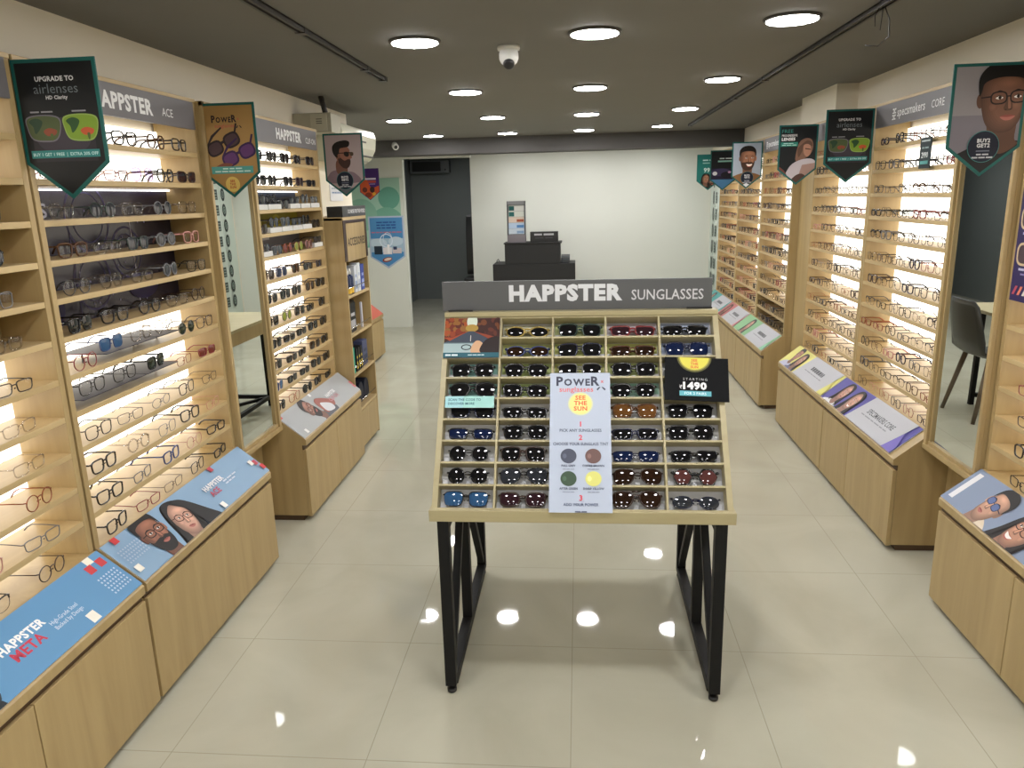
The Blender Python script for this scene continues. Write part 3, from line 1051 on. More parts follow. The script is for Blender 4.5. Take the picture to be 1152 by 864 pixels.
P.rect(.0905, .06, .0925, .082, 'd8d8d0')
P.rect(0, .018, .13, .056, '9fb4b8'); P.rect(0, .052, .12, .056, '54686e')
L = Local(P, .078, .038, .1); L.rg(0, 0, .16, .09, .035, '15181a', 20)
P.sp2 = None
P.poly(spline([(.095, .018), (.098, .045), (.112, .062), (.128, .058), (.14, .040), (.136, .018)]), 'c9a07c')
P.poly(spline([(.128, .018), (.132, .05), (.155, .072), (.19, .074), (.20, .018)]), '20100e')
P.rect(0, 0, w, .018, '1e5866')
P.greek(.008, .05, .006, .006, 'c9dde0', 2, 5); P.greek(.085, .14, .007, .004, 'a9c4c8', 4, 6)
P.build(o)
# price card
P, o = on_board(.272, TL - RAILT - 4 * ROWH - .012, .203, 2 * ROWH + .004, 'price_card', 'black price card with a yellow sun, propped over two cells', 'card', .010, -.045, pmat('price_card_black', '0c0d0f', .6, 0, .12))
w, hh = .203, 2 * ROWH + .004
P.ell(.095, hh + .004, .056, .056, '5a582c'); P.ell(.095, hh + .004, .051, .051, 'a09a44'); P.ell(.095, hh + .004, .047, .047, 'd8d052')
P.text('SEE', .095, hh - .014, .009, 'd8683c', .04, 'c'); P.text('THE', .095, hh - .026, .009, 'd8683c', .04, 'c'); P.text('SUN', .095, hh - .038, .009, 'd8683c', .04, 'c')
P.text('S T A R T I N G', .097, .070, .0085, 'c8c8c8', .0, 'c')
P.text('\u20b9', .047, .040, .013, 'e8e8e8', .0); P.text('1490', .058, .040, .024, 'f0f0f0', .05, sx=1.12)
P.rect(.047, .016, .147, .033, '62aebc'); P.text('FOR 2 PAIRS', .097, .0205, .009, 'd8eef2', .02, 'c')
P.build(o)
# instruction poster
u0 = -TW + .018 + 2 * COLW - .006
P, o = on_board(u0, -.004, .194, TL - RAILT - 3 * ROWH + .010, 'instruction_poster', 'tall pale blue sunglasses poster with steps 1 to 3, covering the middle column', 'poster', .0165)
w, hh = .194, TL - RAILT - 3 * ROWH + .010
P.rect(0, 0, w, hh, 'b4bed0')
t_ = hh
power_logo(P, .020, t_ - .044, .032, '3b3d50', 'd0605e', .140)
P.text('sunglasses', .030, t_ - .066, .018, 'e0605a', .008, sx=1.08)
P.poly([(.150, t_ - .058), (.158, t_ - .050), (.163, t_ - .050), (.154, t_ - .062)], '3b3d50'); P.poly([(.166, t_ - .050), (.171, t_ - .050), (.180, t_ - .058), (.176, t_ - .062)], '3b3d50')
P.ell(.098, t_ - .108, .040, .040, 'd2d6b0'); P.ell(.098, t_ - .108, .036, .036, 'e2de8c')
for k, wd in enumerate(('SEE', 'THE', 'SUN')):
    P.text(wd, .098, t_ - .094 - k * .0185, .0145, 'e2623e', .03, 'c', 1.1)
P.text('1', .098, t_ - .185, .017, 'e04a58', .03, 'c'); P.text('PICK ANY SUNGLASSES', .098, t_ - .203, .0100, '4d5268', .018, 'c', .90)
P.text('2', .098, t_ - .230, .017, 'e04a58', .03, 'c'); P.text('CHOOSE YOUR SUNGLASS TINT', .098, t_ - .248, .0100, '4d5268', .018, 'c', .84)
for k, (cx, cy, c) in enumerate(((.060, .283, '4c5060'), (.137, .283, '6e5450'), (.060, .356, '3e5240'), (.137, .356, 'd8d77c'))):
    P.ell(cx, t_ - cy, .025, .024, c); P.ell(cx - .012, t_ - cy, .006, .008, shade(c, 1.25), 0, 14)
for cx, cy, wd in ((.060, .318, 'FULL GREY'), (.137, .318, 'COFFEE BROWN'), (.060, .391, 'AFTER GREEN'), (.137, .391, 'SHARP YELLOW')):
    P.text(wd, cx, t_ - cy, .0072, '3c4058', .02, 'c', .88); P.greek(cx - .018, cx + .018, t_ - cy - .009, .0025, '8a90a2', 3, 5)
P.text('3', .098, t_ - .425, .017, 'e04a58', .03, 'c'); P.text('ADD YOUR POWER', .098, t_ - .442, .009, '4c5676', .012, 'c', .95)
for k in range(3):
    P.greek(.098 - (.018, .008, .032)[k], .098 + (.018, .008, .032)[k], t_ - .462 - k * .010, .004, '555c72', 2 + k, k)
P.build(o)
# small mint notice (its square code is left out)
v5 = TL - RAILT - 4 * ROWH
P, o = on_board(-TW + .022, v5 - .036, .162, .040, 'notice_card', 'small mint notice card clipped over the fifth row of sunglasses', 'card', .003)
P.rect(0, 0, .162, .040, '9fd2cc'); P.rect(0, 0, .06, .040, '9fcfd6')
P.text('SCAN THE CODE TO', .010, .024, .0085, '1f5560', .02, sx=.95); P.text('DISCOVER MORE', .010, .010, .0085, '1f5560', .02, sx=.95)
P.build(o)

# ------------------------------------------------------------------ hanging pennants
PW, PH, PS = .240, .365, .095


def pennant(label, x0, y, ztip=1.625, frame='1d5b56', ground='16181a', w=PW, hh=PH, sh=PS, border=.010):
    O = Vector((x0, y, ztip))
    out = [(w / 2, 0), (w, sh), (w, hh), (0, hh), (0, sh)]
    o = MB().prism([(x0 + p[0], ztip + p[1]) for p in out], 'y', y, y + .004).build('pennant_sign', ink(frame))
    tag(o, label, 'hanging sign', 'pennant signs along the shelving')
    P = Print(O, (1, 0, 0), (0, 0, 1), None, .0002)
    b = border
    inn = [(w / 2, b * 1.3), (w - b, sh + b * .5), (w - b, hh - b), (b, hh - b), (b, sh + b * .5)]
    P.poly(inn, ground)
    P.clip = inn
    return P, o


def garden_lens(P, cx, cy, dull):
    L = Local(P, cx, cy, .1)
    c = '4a5634' if dull else '76942f'
    L.sp([(-.46, .26), (0, .33), (.46, .26), (.50, -.02), (.34, -.33), (0, -.38), (-.36, -.31), (-.48, -.02)], '6a6670' if dull else '8aa455')
    L.sp([(-.43, .23), (0, .30), (.43, .23), (.47, -.02), (.32, -.30), (0, -.34), (-.34, -.28), (-.45, -.02)], c)
    L.sp([(-.40, .16), (-.20, .24), (-.02, .16), (-.10, -.02), (-.26, -.16), (-.30, .02)], '26402c' if dull else '2a4c28')
    L.sp([(-.02, -.10), (.14, -.02), (.36, -.08), (.30, -.2), (.08, -.22)], '84432e' if dull else 'b8532f')
    L.sp([(.16, -.18), (.24, -.18), (.22, -.33), (.18, -.33)], '4a5a2c')


def airlenses(P):
    P.text('UPGRADE TO', .118, .308, .0125, 'd8d8da', .03, 'c')
    P.text('airlenses', .118, .277, .026, '6f777c', -.004, 'c', 1.05)
    P.text('HD Clarity', .118, .262, .0095, 'c8c8ca', .03, 'c')
    P.rect(.03, .10, .21, .17, '28262c'); P.ell(.12, .165, .08, .05, '38323c')
    garden_lens(P, .067, .190, True); garden_lens(P, .174, .190, False)
    P.greek(.035, .10, .228, .004, '8a8a90', 2, 3); P.greek(.155, .195, .228, .004, '8a8a90', 1, 3)
    P.rect(.020, .110, .218, .130, '2f7d7c')
    P.text('BUY 1 GET 1 FREE  |  EXTRA 20% OFF', .119, .1155, .0085, 'b8dcdc', .02, 'c', .95)


P, o = pennant('black lens pennant with two green garden lenses, hung on the left wall shelving', -1.521, 2.05); airlenses(P); P.build(o)
P, o = pennant('black pennant', 1.274, 4.225); airlenses(P); P.build(o)
o['label'] = 'black lens pennant with two green garden lenses, hung on the right wall shelving'
P, o = pennant('tan pennant picturing two pairs of purple tinted sunglasses', -1.521, 3.066, ground='a5824e')
power_logo(P, .058, .292, .027, '241f28', 'b85a4a', .104)
P.text('sunglasses', .070, .272, .0145, 'b85a4a', .01, sx=1.0)
P.poly([(.158, .270), (.164, .278), (.168, .278), (.162, .268)], '241f28'); P.poly([(.171, .278), (.175, .278), (.182, .270), (.178, .268)], '241f28')
flat_specs(P, .098, .208, .150, .42, '2a2022', '4a363c'); flat_specs(P, .158, .166, .150, .40, '38204a', '5c3468')
P.poly(spline([(.05, .115), (.09, .135), (.13, .13), (.10, .115)]), '7a4638')
P.rect(.038, .094, .212, .122, '4f9a92'); P.greek(.085, .165, .111, .005, 'c4e2dc', 3, 4); P.greek(.052, .200, .100, .005, 'c4e2dc', 5, 5)
P.ell(.120, .052, .030, .030, 'd8bc68')
for k, wd in enumerate(('SEE', 'THE', 'SUN')):
    P.text(wd, .120, .060 - k * .012, .0095, 'a83428', .03, 'c')
P.build(o)


def buy_badge(P, cx=.12, cy=.098, r=.052):
    P.ell(cx, cy, r, r, '3f7a78'); P.ell(cx, cy, r - .002, r - .002, '12182a')
    P.text('BUY2', cx, cy + .014, .0125, 'd0d2d6', .04, 'c'); P.text('GET2', cx, cy - .002, .0125, 'd0d2d6', .04, 'c')
    P.greek(cx - .022, cx + .022, cy - .016, .004, '6a7080', 1, 2)
    P.greek(cx - .020, cx + .020, cy - .028, .005, 'b8bac2', 2, 3); P.greek(cx - .034, cx + .034, cy - .038, .005, 'b8bac2', 3, 5)


# man with dark sunglasses, profile
P, o = pennant('pennant picturing a bearded man in sunglasses in profile, left of the air conditioner', -1.521, 4.605, ground='a8999a')
L = Local(P, .115, .235, .16)
L.sp([(-.62, -.95), (-.55, -.62), (-.30, -.50), (.1, -.55), (.42, -.62), (.60, -.95)], '7d6a74')
L.sp([(-.24, -.15), (.10, -.2), (.14, -.60), (-.05, -.74), (-.28, -.55)], '6e4a3e')
L.sp([(-.30, .30), (.10, .36), (.26, .24), (.28, .10), (.35, -.06), (.28, -.12), (.27, -.28), (.16, -.42), (-.02, -.40), (-.20, -.18), (-.30, .05)], '8c5f4e')
L.sp([(-.10, -.05), (.05, -.16), (.18, -.12), (.28, -.14), (.26, -.32), (.15, -.44), (-.02, -.42), (-.18, -.22), (-.18, .02)], '3c2822')
L.sp([(-.38, .34), (-.22, .50), (.10, .56), (.28, .50), (.24, .34), (.05, .30), (-.10, .26), (-.14, .08), (-.22, -.06), (-.36, .10)], '1c1614')
L.el(-.15, .0, .05, .09, '7a5042')
L.pl([(-.16, .12), (.12, .13), (.36, .14), (.36, .10), (.12, .10), (-.16, .09)], '17130f')
L.sp([(.06, .14), (.22, .14), (.24, .02), (.16, -.03), (.06, .03)], '1a1614'); L.sp([(.27, .13), (.40, .12), (.40, .02), (.30, .0)], '4a3c30')
P.rect(0, 0, .24, .05, '5c6068')
buy_badge(P, .118, .094); P.build(o)
# purple and orange one on the far left
P, o = pennant('purple and orange pennant hanging far back by the green mural', -2.60, 9.10, 1.60, frame='4a2c68', ground='46286a', border=.006)
P.poly([(0, 0), (.24, 0), (.24, .17), (.14, .13), (.10, .22), (.06, .30), (0, .28)], 'c0532c')
P.rect(.06, .235, .20, .255, 'd8cbe0'); P.rect(.10, .20, .20, .225, 'b0483c'); P.rect(.12, .18, .19, .19, '8a78a8')
P.ell(.06, .12, .03, .03, '5a2c24'); P.ell(.15, .12, .03, .035, '3a2420'); P.ell(.10, .06, .04, .03, '7a3420'); P.ell(.17, .07, .02, .02, 'd8a030')
P.build(o)
# blue one fixed to the accessories stand
P, o = pennant('pale blue pennant with shop products, fixed to the accessories stand', -1.395, 5.02, 1.150, frame='a9b8cc', ground='4a86b8', hh=.345, sh=.078)
for k in range(3):
    P.greek(.055, .185, .300 - k * .018, .009, '28508c', 4, k + 2)
P.greek(.018, .222, .236, .007, 'b06880', 7, 9)
P.rect(.01, .11, .23, .20, '9cb8cc'); P.ell(.06, .17, .06, .03, 'b4cad8'); P.ell(.18, .18, .05, .03, 'b4cad8')
L = Local(P, .115, .185, .1); L.rg(0, 0, .42, .42, .05, 'd4e2ee'); L.rg(.1, .1, .3, .42, .04, 'c4d4e4')
P.rect(.03, .095, .085, .15, '1e2c3a'); P.rect(.09, .095, .15, .14, 'd8d8dc'); P.rect(.155, .10, .215, .135, 'c4bcc0'); P.rect(.16, .125, .185, .145, '2c3c5c'); P.rect(.12, .10, .135, .16, 'e8e8ea')
P.ell(.115, .06, .034, .016, '803c38', .2); P.ell(.118, .062, .026, .009, 'd8c8b8', .2)
P.build(o)
# right side
P, o = pennant('pennant of a man in glasses with a round buy 2 badge, near corner', 1.252, 2.815, ground='8b8689')
P.rect(.0, .0, .24, .20, '77727a')
portrait(P, .168, .245, .200, .05, 1, '7d5745', '14110f', '1d1d1f', False, 0, '241d1a', None, .08)
buy_badge(P); P.build(o)
P, o = pennant('pennant lettered free progressive lenses with a woman reading', 1.262, 5.12, ground='1c1e20')
P.text('FREE', .018, .318, .022, '3f8c84', .0, sx=1.15); P.text('PROGRESSIVE', .018, .296, .013, 'd8d8d8', .02, sx=.86); P.text('LENSES', .018, .272, .018, 'e8e8e8', .035)
P.rect(.014, .236, .118, .262, '2f7d70'); P.greek(.03, .09, .252, .004, 'b8dcd4', 2, 2); P.greek(.022, .11, .242, .004, 'b8dcd4', 3, 3)
L = Local(P, .165, .200, .12)
L.sp([(-.35, .40), (-.05, .68), (.30, .62), (.40, .2), (.20, -.2), (-.45, -.45)], '7a5c4c')
L.sp([(-1.0, -1.7), (-.80, -.80), (-.30, -.42), (.35, -.35), (.62, -.7), (.62, -1.7)], 'b6aeb4')
L.sp([(-.08, .38), (.16, .42), (.30, .20), (.28, -.08), (.12, -.24), (-.06, -.05)], 'a87c68')
L.sp([(-.15, .42), (.1, .58), (.32, .48), (.36, .28), (.12, .40), (-.08, .34), (-.14, .05), (-.32, -.25), (-.38, .15)], '5c4438')
L.pl([(.0, .20), (.30, .14), (.30, .10), (.0, .15)], '2c2020')
L.pl([(-.12, -.65), (.62, -.55), (.45, -1.35), (-.30, -1.3)], '9c8078')
L.sp([(-.75, -1.6), (-.45, -1.2), (-.10, -1.1), (.10, -1.35), (-.35, -1.9)], '4c3630'); L.sp([(-1.35, -.7), (-1.0, -.95), (-.9, -1.2), (-1.3, -1.1)], '6a4038')
P.build(o)
P, o = pennant('pennant of a smiling bearded man in a brown jacket with round badge', 1.238, 6.49, 1.612, ground='99a2ae')
portrait(P, .125, .232, .165, .0, 1, '9a6b52', '17120f', '7a5838', False, 1, None, None, .08, True)
buy_badge(P, .125, .085, .050); P.poly([(.09, .03), (.12, .0), (.15, .03), (.12, .045)], 'd8dce0'); P.build(o)
P, o = pennant('black and blue pennant with a purple car scene', 1.240, 7.54, 1.605, ground='14181c')
P.greek(.085, .20, .285, .010, 'b8c8c8', 2, 3); P.greek(.07, .21, .258, .014, '88b8b0', 1, 3)
P.rect(0, .10, .24, .20, '241f38'); P.ell(.10, .165, .09, .035, '3a3458'); P.ell(.045, .155, .022, .018, 'd0d4e0'); P.ell(.16, .14, .06, .03, '1c1826'); P.ell(.18, .165, .015, .010, 'b890b8')
P.rect(0, 0, .24, .10, '4a80b0'); P.build(o)
P, o = pennant('teal pennant priced 990 picturing a couple, farthest back', 1.244, 8.402, 1.610, frame='22706a', ground='22706a')
P.greek(.06, .20, .300, .012, 'b8d8d4', 2, 3); P.greek(.06, .21, .272, .010, '90c0b8', 2, 4)
P.text('990', .12, .185, .045, 'c4dcd8', .03, 'c')
portrait(P, .095, .115, .095, -.1, 1, '9a7058', '1c1614', '26201e', True, 0, None, None, .06); portrait(P, .165, .085, .090, .1, 1, '8a6450', '1a1412', '5c4838', False, 1, None, None, -.04)
P.build(o)

# price tag on the specs shelf and purple showcard
o = MB().box(1.496, 1.500, 3.50, 3.605, 1.672, 1.802).build('price_card', ink('1f2e30'))
tag(o, 'small dark green price card of 2990 standing on a shelf edge', 'card')
P = Print((1.496, 3.605, 1.672), (0, -1, 0), (0, 0, 1))
P.greek(.012, .095, .112, .007, 'b8c4c4', 1, 2); P.greek(.02, .085, .083, .007, '90a4a4', 2, 3); P.text('2990', .052, .045, .024, 'e4e8e8', .02, 'c', .95); P.rect(.014, .018, .090, .032, '5aa09c')
P.build(o)
t = MB().box(1.500, 1.504, 2.38, 2.772, 1.205, 1.585).build('showcard', ink('2e2452'))
tag(t, 'purple showcard with pictured glasses standing on the shelves near the right mirror', 'poster')
P = Print((1.500, 2.772, 1.205), (0, -1, 0), (0, 0, 1), [(0, 0), (.392, 0), (.392, .38), (0, .38)])
for k, c in enumerate(('b04a5c', 'd87a62', 'd8d0c0', 'c8a85a', 'b04a5c')):
    P.poly([(.012 + k * .030, .022), (.026 + k * .030, .022), (.044 + k * .030, .052), (.030 + k * .030, .052)], c)
for k, (yy, c) in enumerate(((.16, '5a4430'), (.28, 'c8a060'))):
    L = Local(P, .10, yy, .16)
    for sx in (-.28, .28):
        L.el(sx, 0, .24, .22, '4a3a40'); L.rg(sx, 0, .24, .22, .05, 'c8b08c', 22, 3)
    P.greek(.035, .12, yy - .055, .008, 'b8b4d0', 2, k + 3)
P.greek(.05, .12, .09, .006, '8a80b0', 2, 3)
P.build(t)

# ------------------------------------------------------------------ accessories stand
t = thing('accessories_stand', 'narrow open oak stand of lens care goods signed accessories', 'display stand', (-1.55, 4.75, 0))
AX = -1.41
AY0, AY1 = 4.505, 5.005


def AB(nm, x0, x1, a, b, z0, z1, mt, bev=.001):
    return MB().box(x0, x1, a, b, z0, z1).build(nm, mt, t, bev)


AB('side_panel', -1.69, AX, AY0, AY0 + .018, 0.02, 1.50, W_OAK_V); AB('side_panel', -1.69, AX, AY1 - .018, AY1, 0.02, 1.50, W_OAK_V)
AB('back_panel', -1.69, -1.68, AY0 + .018, AY1 - .018, .02, 1.50, W_OAK_V)
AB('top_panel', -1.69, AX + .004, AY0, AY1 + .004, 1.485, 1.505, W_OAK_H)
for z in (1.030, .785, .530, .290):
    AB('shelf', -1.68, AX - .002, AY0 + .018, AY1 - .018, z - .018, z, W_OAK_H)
AB('door', AX - .02, AX - .002, AY0 + .02, AY1 - .02, .03, .268, W_OAK_V); AB('plinth', -1.66, AX - .03, AY0 + .01, AY1 - .01, 0, .03, W_DARK)
AB('edge_strip', AX - .0, AX + .004, AY0, AY0 + .05, 1.24, 1.485, W_WALNUT); AB('edge_strip', AX - .0, AX + .004, AY1 - .03, AY1 + .004, 1.24, 1.485, W_WALNUT)
AB('edge_strip', AX, AX + .003, AY0 + .05, AY1 - .03, 1.468, 1.485, W_WALNUT)
sp_ = AB('sign_panel', AX - .014, AX + .002, AY0 + .06, AY1 - .035, 1.235, 1.465, W_OAK_V)
WORLD[sp_.name] = WORLD[t.name]
P = Print((AX + .002, AY0 + .06, 1.235), (0, 1, 0), (0, 0, 1)); P.text('ACCESSORIES', .205, .094, .050, '2b2118', .016, 'c', .88); P.build(sp_)
tb = AB('top_sign', -1.50, AX + .006, AY0, AY1, 1.505, 1.568, M_BLKPL)
WORLD[tb.name] = WORLD[t.name]
P = Print((AX + .006, AY0, 1.505), (0, 1, 0), (0, 0, 1)); P.rect(.11, 0, .5, .063, '3c3c3e'); P.text('DO MORE FOR THE WORLD', .30, .020, .024, 'c8c8c8', .02, 'c', .86); P.build(tb)
for z in (1.075, .825, .575, .335):
    MB().tube([(AX - .005, AY0 + .018, z), (AX - .005, AY1 - .018, z)], .003, 6).build('guard_rail', M_CHROME, t)


def bottle(x, y, z, h, r, c1, c2, label, grp):
    b = thing('spray_bottle', label, 'bottle', (x, y, z), grp)
    MB().lathe([(r * .95, 0), (r, .004), (r, h * .62), (r * .9, h * .70), (r * .42, h * .76), (r * .42, h * .80)], (x, y, z), n=16).build('bottle_body', ink(c1, .3), b)
    MB().lathe([(r * 1.01, h * .03), (r * 1.012, h * .26)], (x, y, z), n=16, caps=False).build('wrap_label', ink(c2, .4), b)
    MB().lathe([(r * .46, h * .78), (r * .46, h * .90), (r * .30, h * .96), (r * .30, h)], (x, y, z), n=12).build('spray_cap', M_WHITE, b)


def carton(name, x, y, z, sx, sy, sz, c, c2, label, grp=None, cat='box'):
    b = MB().box(x - sx / 2, x + sx / 2, y - sy / 2, y + sy / 2, z, z + sz).build(name, ink(c), None, .001)
    tag(b, label, cat, grp)
    WORLD[b.name] = Vector(b.location)
    if c2:
        P = Print((x + sx / 2, y - sy / 2, z), (0, 1, 0), (0, 0, 1)); P.rect(sy * .12, sz * .12, sy * .88, sz * .42, c2); P.rect(sy * .2, sz * .55, sy * .8, sz * .66, c2); P.build(b)
    return b


bottle(-1.440, 4.610, 1.0306, .155, .022, '26304e', 'd8b040', 'dark blue spray bottle with a yellow band, nearest the shelving side', 'lens spray bottles')
bottle(-1.440, 4.665, 1.0306, .155, .022, '26304e', 'd8b040', 'dark blue spray bottle with a yellow band, between bottle and white carton', 'lens spray bottles')
carton('lens_solution_box', -1.445, 4.735, 1.0306, .05, .060, .170, 'c8ccd4', '90a0c0', 'white lens solution carton standing beside the dark blue bottles', 'lens solution cartons')
carton('lens_solution_box', -1.445, 4.805, 1.0306, .05, .060, .180, 'd4d8dc', 'b0b8cc', 'white lens solution carton between white and blue cartons', 'lens solution cartons')
carton('lens_solution_box', -1.445, 4.885, 1.0306, .05, .070, .165, '3a4a9a', '9aa8d8', 'blue lens solution carton at the far end of the top shelf', 'lens solution cartons')
carton('case_box', -1.465, 4.655, .7856, .06, .130, .185, '1a1a1c', 'a8a8ac', 'black boxed case on the second shelf of the accessories stand')
carton('case_box', -1.51, 4.800, .7856, .06, .100, .180, '18181a', None, 'plain black box behind the white tag on the second shelf')
carton('hang_tag', -1.435, 4.845, .7856, .012, .022, .165, 'c4c4cc', None, 'narrow white upright tag on the second shelf', cat='tag')
carton('cleaner_box', -1.448, 4.575, .5306, .05, .035, .165, '2f9a80', None, 'narrow green carton at the near end of the third shelf')
for k, yy in enumerate((4.640, 4.690, 4.740)):
    carton('cleaner_box', -1.445, yy, .5306, .045, .036, .150, '16171a', 'c8b040', 'black and yellow carton on the third shelf, %s from the green carton' % ('first', 'second', 'third')[k], 'black and yellow cartons')
carton('cloth_box', -1.46, 4.850, .5306, .06, .110, .165, '4a5070', '30384e', 'grey-blue carton at the far end of the third shelf')
for k, yy in enumerate((4.76, 4.885)):
    b = MB(); pr = spline([(yy - .052, .302), (yy + .052, .302), (yy + .052, .38), (yy + .02, .425), (yy - .03, .42), (yy - .054, .37)], 4)
    b.prism(pr, 'x', -1.52, -1.45)
    tag(b.build('case_pouch', ink('1c2030', .55), None, .004), 'dark blue soft case on the bottom shelf, ' + ('nearer' if k == 0 else 'farther') + ' of two', 'case', 'soft cases on the bottom shelf')

# ------------------------------------------------------------------ air conditioner, stabiliser, posters on the left wall
t = thing('air_conditioner', 'cream wall mounted split air conditioner above the accessories stand', 'air conditioner', (-1.60, 5.28, 1.86))
prof = [(-1.70, 1.86), (-1.60, 1.845), (-1.52, 1.885), (-1.485, 1.95), (-1.475, 2.03), (-1.49, 2.075), (-1.52, 2.085), (-1.70, 2.085)]
MB().prism(prof, 'y', 4.86, 5.68).build('housing', M_CREAM, t, .006)
MB().box(-1.5195, -1.482, 4.90, 5.64, 1.897, 1.903).build('front_seam', M_TRACK, t)
MB().add([(-1.585, 4.92, 1.848), (-1.53, 4.92, 1.876), (-1.53, 5.62, 1.876), (-1.585, 5.62, 1.848), (-1.582, 4.92, 1.842), (-1.527, 4.92, 1.870), (-1.527, 5.62, 1.870), (-1.582, 5.62, 1.842)],
         [(0, 1, 2, 3), (7, 6, 5, 4), (0, 4, 5, 1), (1, 5, 6, 2), (2, 6, 7, 3), (3, 7, 4, 0)]).build('air_flap', pmat('ac_flap_grey', (.35, .35, .30), .5), t)
MB().box(-1.4758, -1.4738, 5.30, 5.40, 1.985, 1.995).build('display_light', M_TRACK, t)
t = thing('stabiliser_box', 'cream metal electrical box on the wall beside the air conditioner', 'electrical box', (-1.60, 4.72, 2.0))
MB().box(-1.699, -1.465, 4.62, 4.80, 2.0, 2.112).build('housing', pmat('aged_cream_metal', (.40, .38, .29), .5), t, .003)
MB().box(-1.590, -1.490, 4.616, 4.621, 2.010, 2.105).build('front_plate', pmat('aged_cream_plate', (.48, .46, .36), .5), t, .001)
for k in range(3):
    MB().box(-1.555, -1.520, 4.6135, 4.617, 2.05 + k * .012, 2.054 + k * .012).build('vent_slot', M_TRACK, t)
o = MB().tube([(-1.52, 4.70, 2.108), (-1.53, 4.70, 2.16), (-1.55, 4.72, CEIL)], .016, 8).build('power_conduit', M_TRACK)
tag(o, 'dark conduit rising from the cream electrical box to the ceiling', 'conduit')
o = MB().box(-1.698, -1.694, 5.20, 5.48, 1.60, 1.86).build('wall_poster', M_CARD)
tag(o, 'white printed notice on the wall above the accessories stand', 'poster')
P = Print((-1.694, 5.20, 1.60), (0, 1, 0), (0, 0, 1))
for k in range(7):
    P.greek(.03, .25, .22 - k * .028, .010, 'a0acb8' if k % 2 else '8ca0c0', 5, k)
P.build(o)
# green mural on the rear left wall
o = MB().box(-3.0, -2.20, 9.440, 9.450, 1.02, 1.86).build('wall_mural', ink('a6cdbb'))
tag(o, 'mint green wall mural with large overlapping circles', 'mural')
P = Print((-3.0, 9.440, 1.02), (1, 0, 0), (0, 0, 1), [(0, 0), (.80, 0), (.80, .84), (0, .84)])
P.ell(.66, .60, .135, .135, '6ca995'); P.ell(.62, .30, .21, .19, '7cb5a0'); P.ell(.66, .24, .11, .10, '9cc4b2'); P.ell(.60, .02, .16, .12, '8cbca8'); P.ell(.30, .40, .2, .2, '8cbca8')
P.poly([(.35, 0), (.45, 0), (.42, .2)], '78b8a8')
P.build(o)
# printed panel of frame shapes on the far right wall
o = MB().box(1.690, 1.699, 8.55, 10.15, .12, 2.05).build('doodle_panel', ink('ccd5cb'))
tag(o, 'pale wall panel printed with black lens and frame icons, end of the right wall', 'wall panel')
P = Print((1.690, 10.15, .12), (0, -1, 0), (0, 0, 1))
for k in range(9):
    z = 1.80 - k * .20
    for u0 in (.25, .85, 1.25):
        zz = z - (.10 if u0 == .85 else 0)
        if k % 1 == 0:
            L = Local(P, u0, zz, .135); L.el(0, 0, .42, .62, '2a322f'); L.rg(0, 0, .22, .30, .08, '93a39a'); L.pl([(-.05, -.15), (.05, -.15), (.05, .15), (-.05, .15)], '93a39a')
            x, y = u0 + .15, zz - .065
            P.rect(x, y, x + .09, y + .13, '3a4441')
            for j in range(3):
                P.rect(x + .014, y + .018 + j * .036, x + .076, y + .032 + j * .036, '8a988f')
        P.rect(u0 + .09, zz - .10, u0 + .094, zz + .10, '7a8e86')
    P.rect(.55, z - .06, .556, z + .02, '2f6a6a'); P.ell(.553, z + .05, .010, .010, '2f6a6a', n=10)
P.build(o)

# ------------------------------------------------------------------ ceiling fittings
for x, y0, y1, lab in ((-1.005, 2.30, 4.11, 'dark ceiling track above the left aisle'), (1.048, 2.30, 7.60, 'long dark ceiling track above the right aisle')):
    t = thing('ceiling_track', lab, 'track', (x, (y0 + y1) / 2, CEIL - .02), 'ceiling tracks')
    MB().box(x - .017, x - .006, y0, y1, CEIL - .018, CEIL).box(x + .006, x + .017, y0, y1, CEIL - .018, CEIL).box(x - .017, x + .017, y0, y1, CEIL - .005, CEIL).build('rail', M_TRACK, t)
    for y in ((y0 + y1) / 2 - .3, y1 - .02, (y0 + y1) / 2 + .55):
        MB().box(x - .019, x + .019, y - .02, y + .02, CEIL - .021, CEIL - .001).build('connector', M_BLKPL, t)
o = MB()
o.tube([(1.048, 2.92, CEIL - .015), (1.06, 2.90, CEIL - .06), (1.075, 2.93, CEIL - .11), (1.05, 2.96, CEIL - .135), (1.01, 2.97, CEIL - .13)], .0022, 6)
o.tube([(1.04, 2.91, CEIL - .015), (1.045, 2.93, CEIL - .05), (1.05, 2.95, CEIL - .085)], .002, 6)
o.tube([(1.035, 2.93, CEIL - .015), (1.025, 2.94, CEIL - .04), (1.035, 2.96, CEIL - .07)], .002, 6)
tag(o.build('loose_cable', M_BLKPL), 'loose black wires dangling from the long ceiling track', 'wires')
t = thing('dome_camera', 'white dome security camera fixed to the ceiling near the front lights', 'security camera', (-.292, 3.417, CEIL - .09))
MB().lathe([(.046, 0), (.048, -.008), (.046, -.016), (.030, -.018)], (-.292, 3.417, CEIL), n=28).build('base', M_WHITE, t)
MB().lathe([(.036, -.014), (.041, -.030), (.041, -.050), (.034, -.066), (.020, -.077), (.004, -.081)], (-.292, 3.417, CEIL), n=28).build('housing', M_WHITE, t)
dv = Vector((.05, -.8, -.75)).normalized(); cc = Vector((-.292, 3.417, CEIL - .052))
MB().lathe([(.024, .026), (.024, .036), (.018, .042), (.004, .043)], cc, ax=dv, n=22).build('lens', M_BLKPL, t)
t = thing('bullet_camera', 'small white security camera on the charcoal beam', 'security camera', (-1.955, 8.28, 2.15))
MB().lathe([(.03, 0), (.03, .02), (.012, .022)], (-1.955, 8.30, 2.165), ax=(0, -1, 0), n=16).build('base', M_WHITE, t)
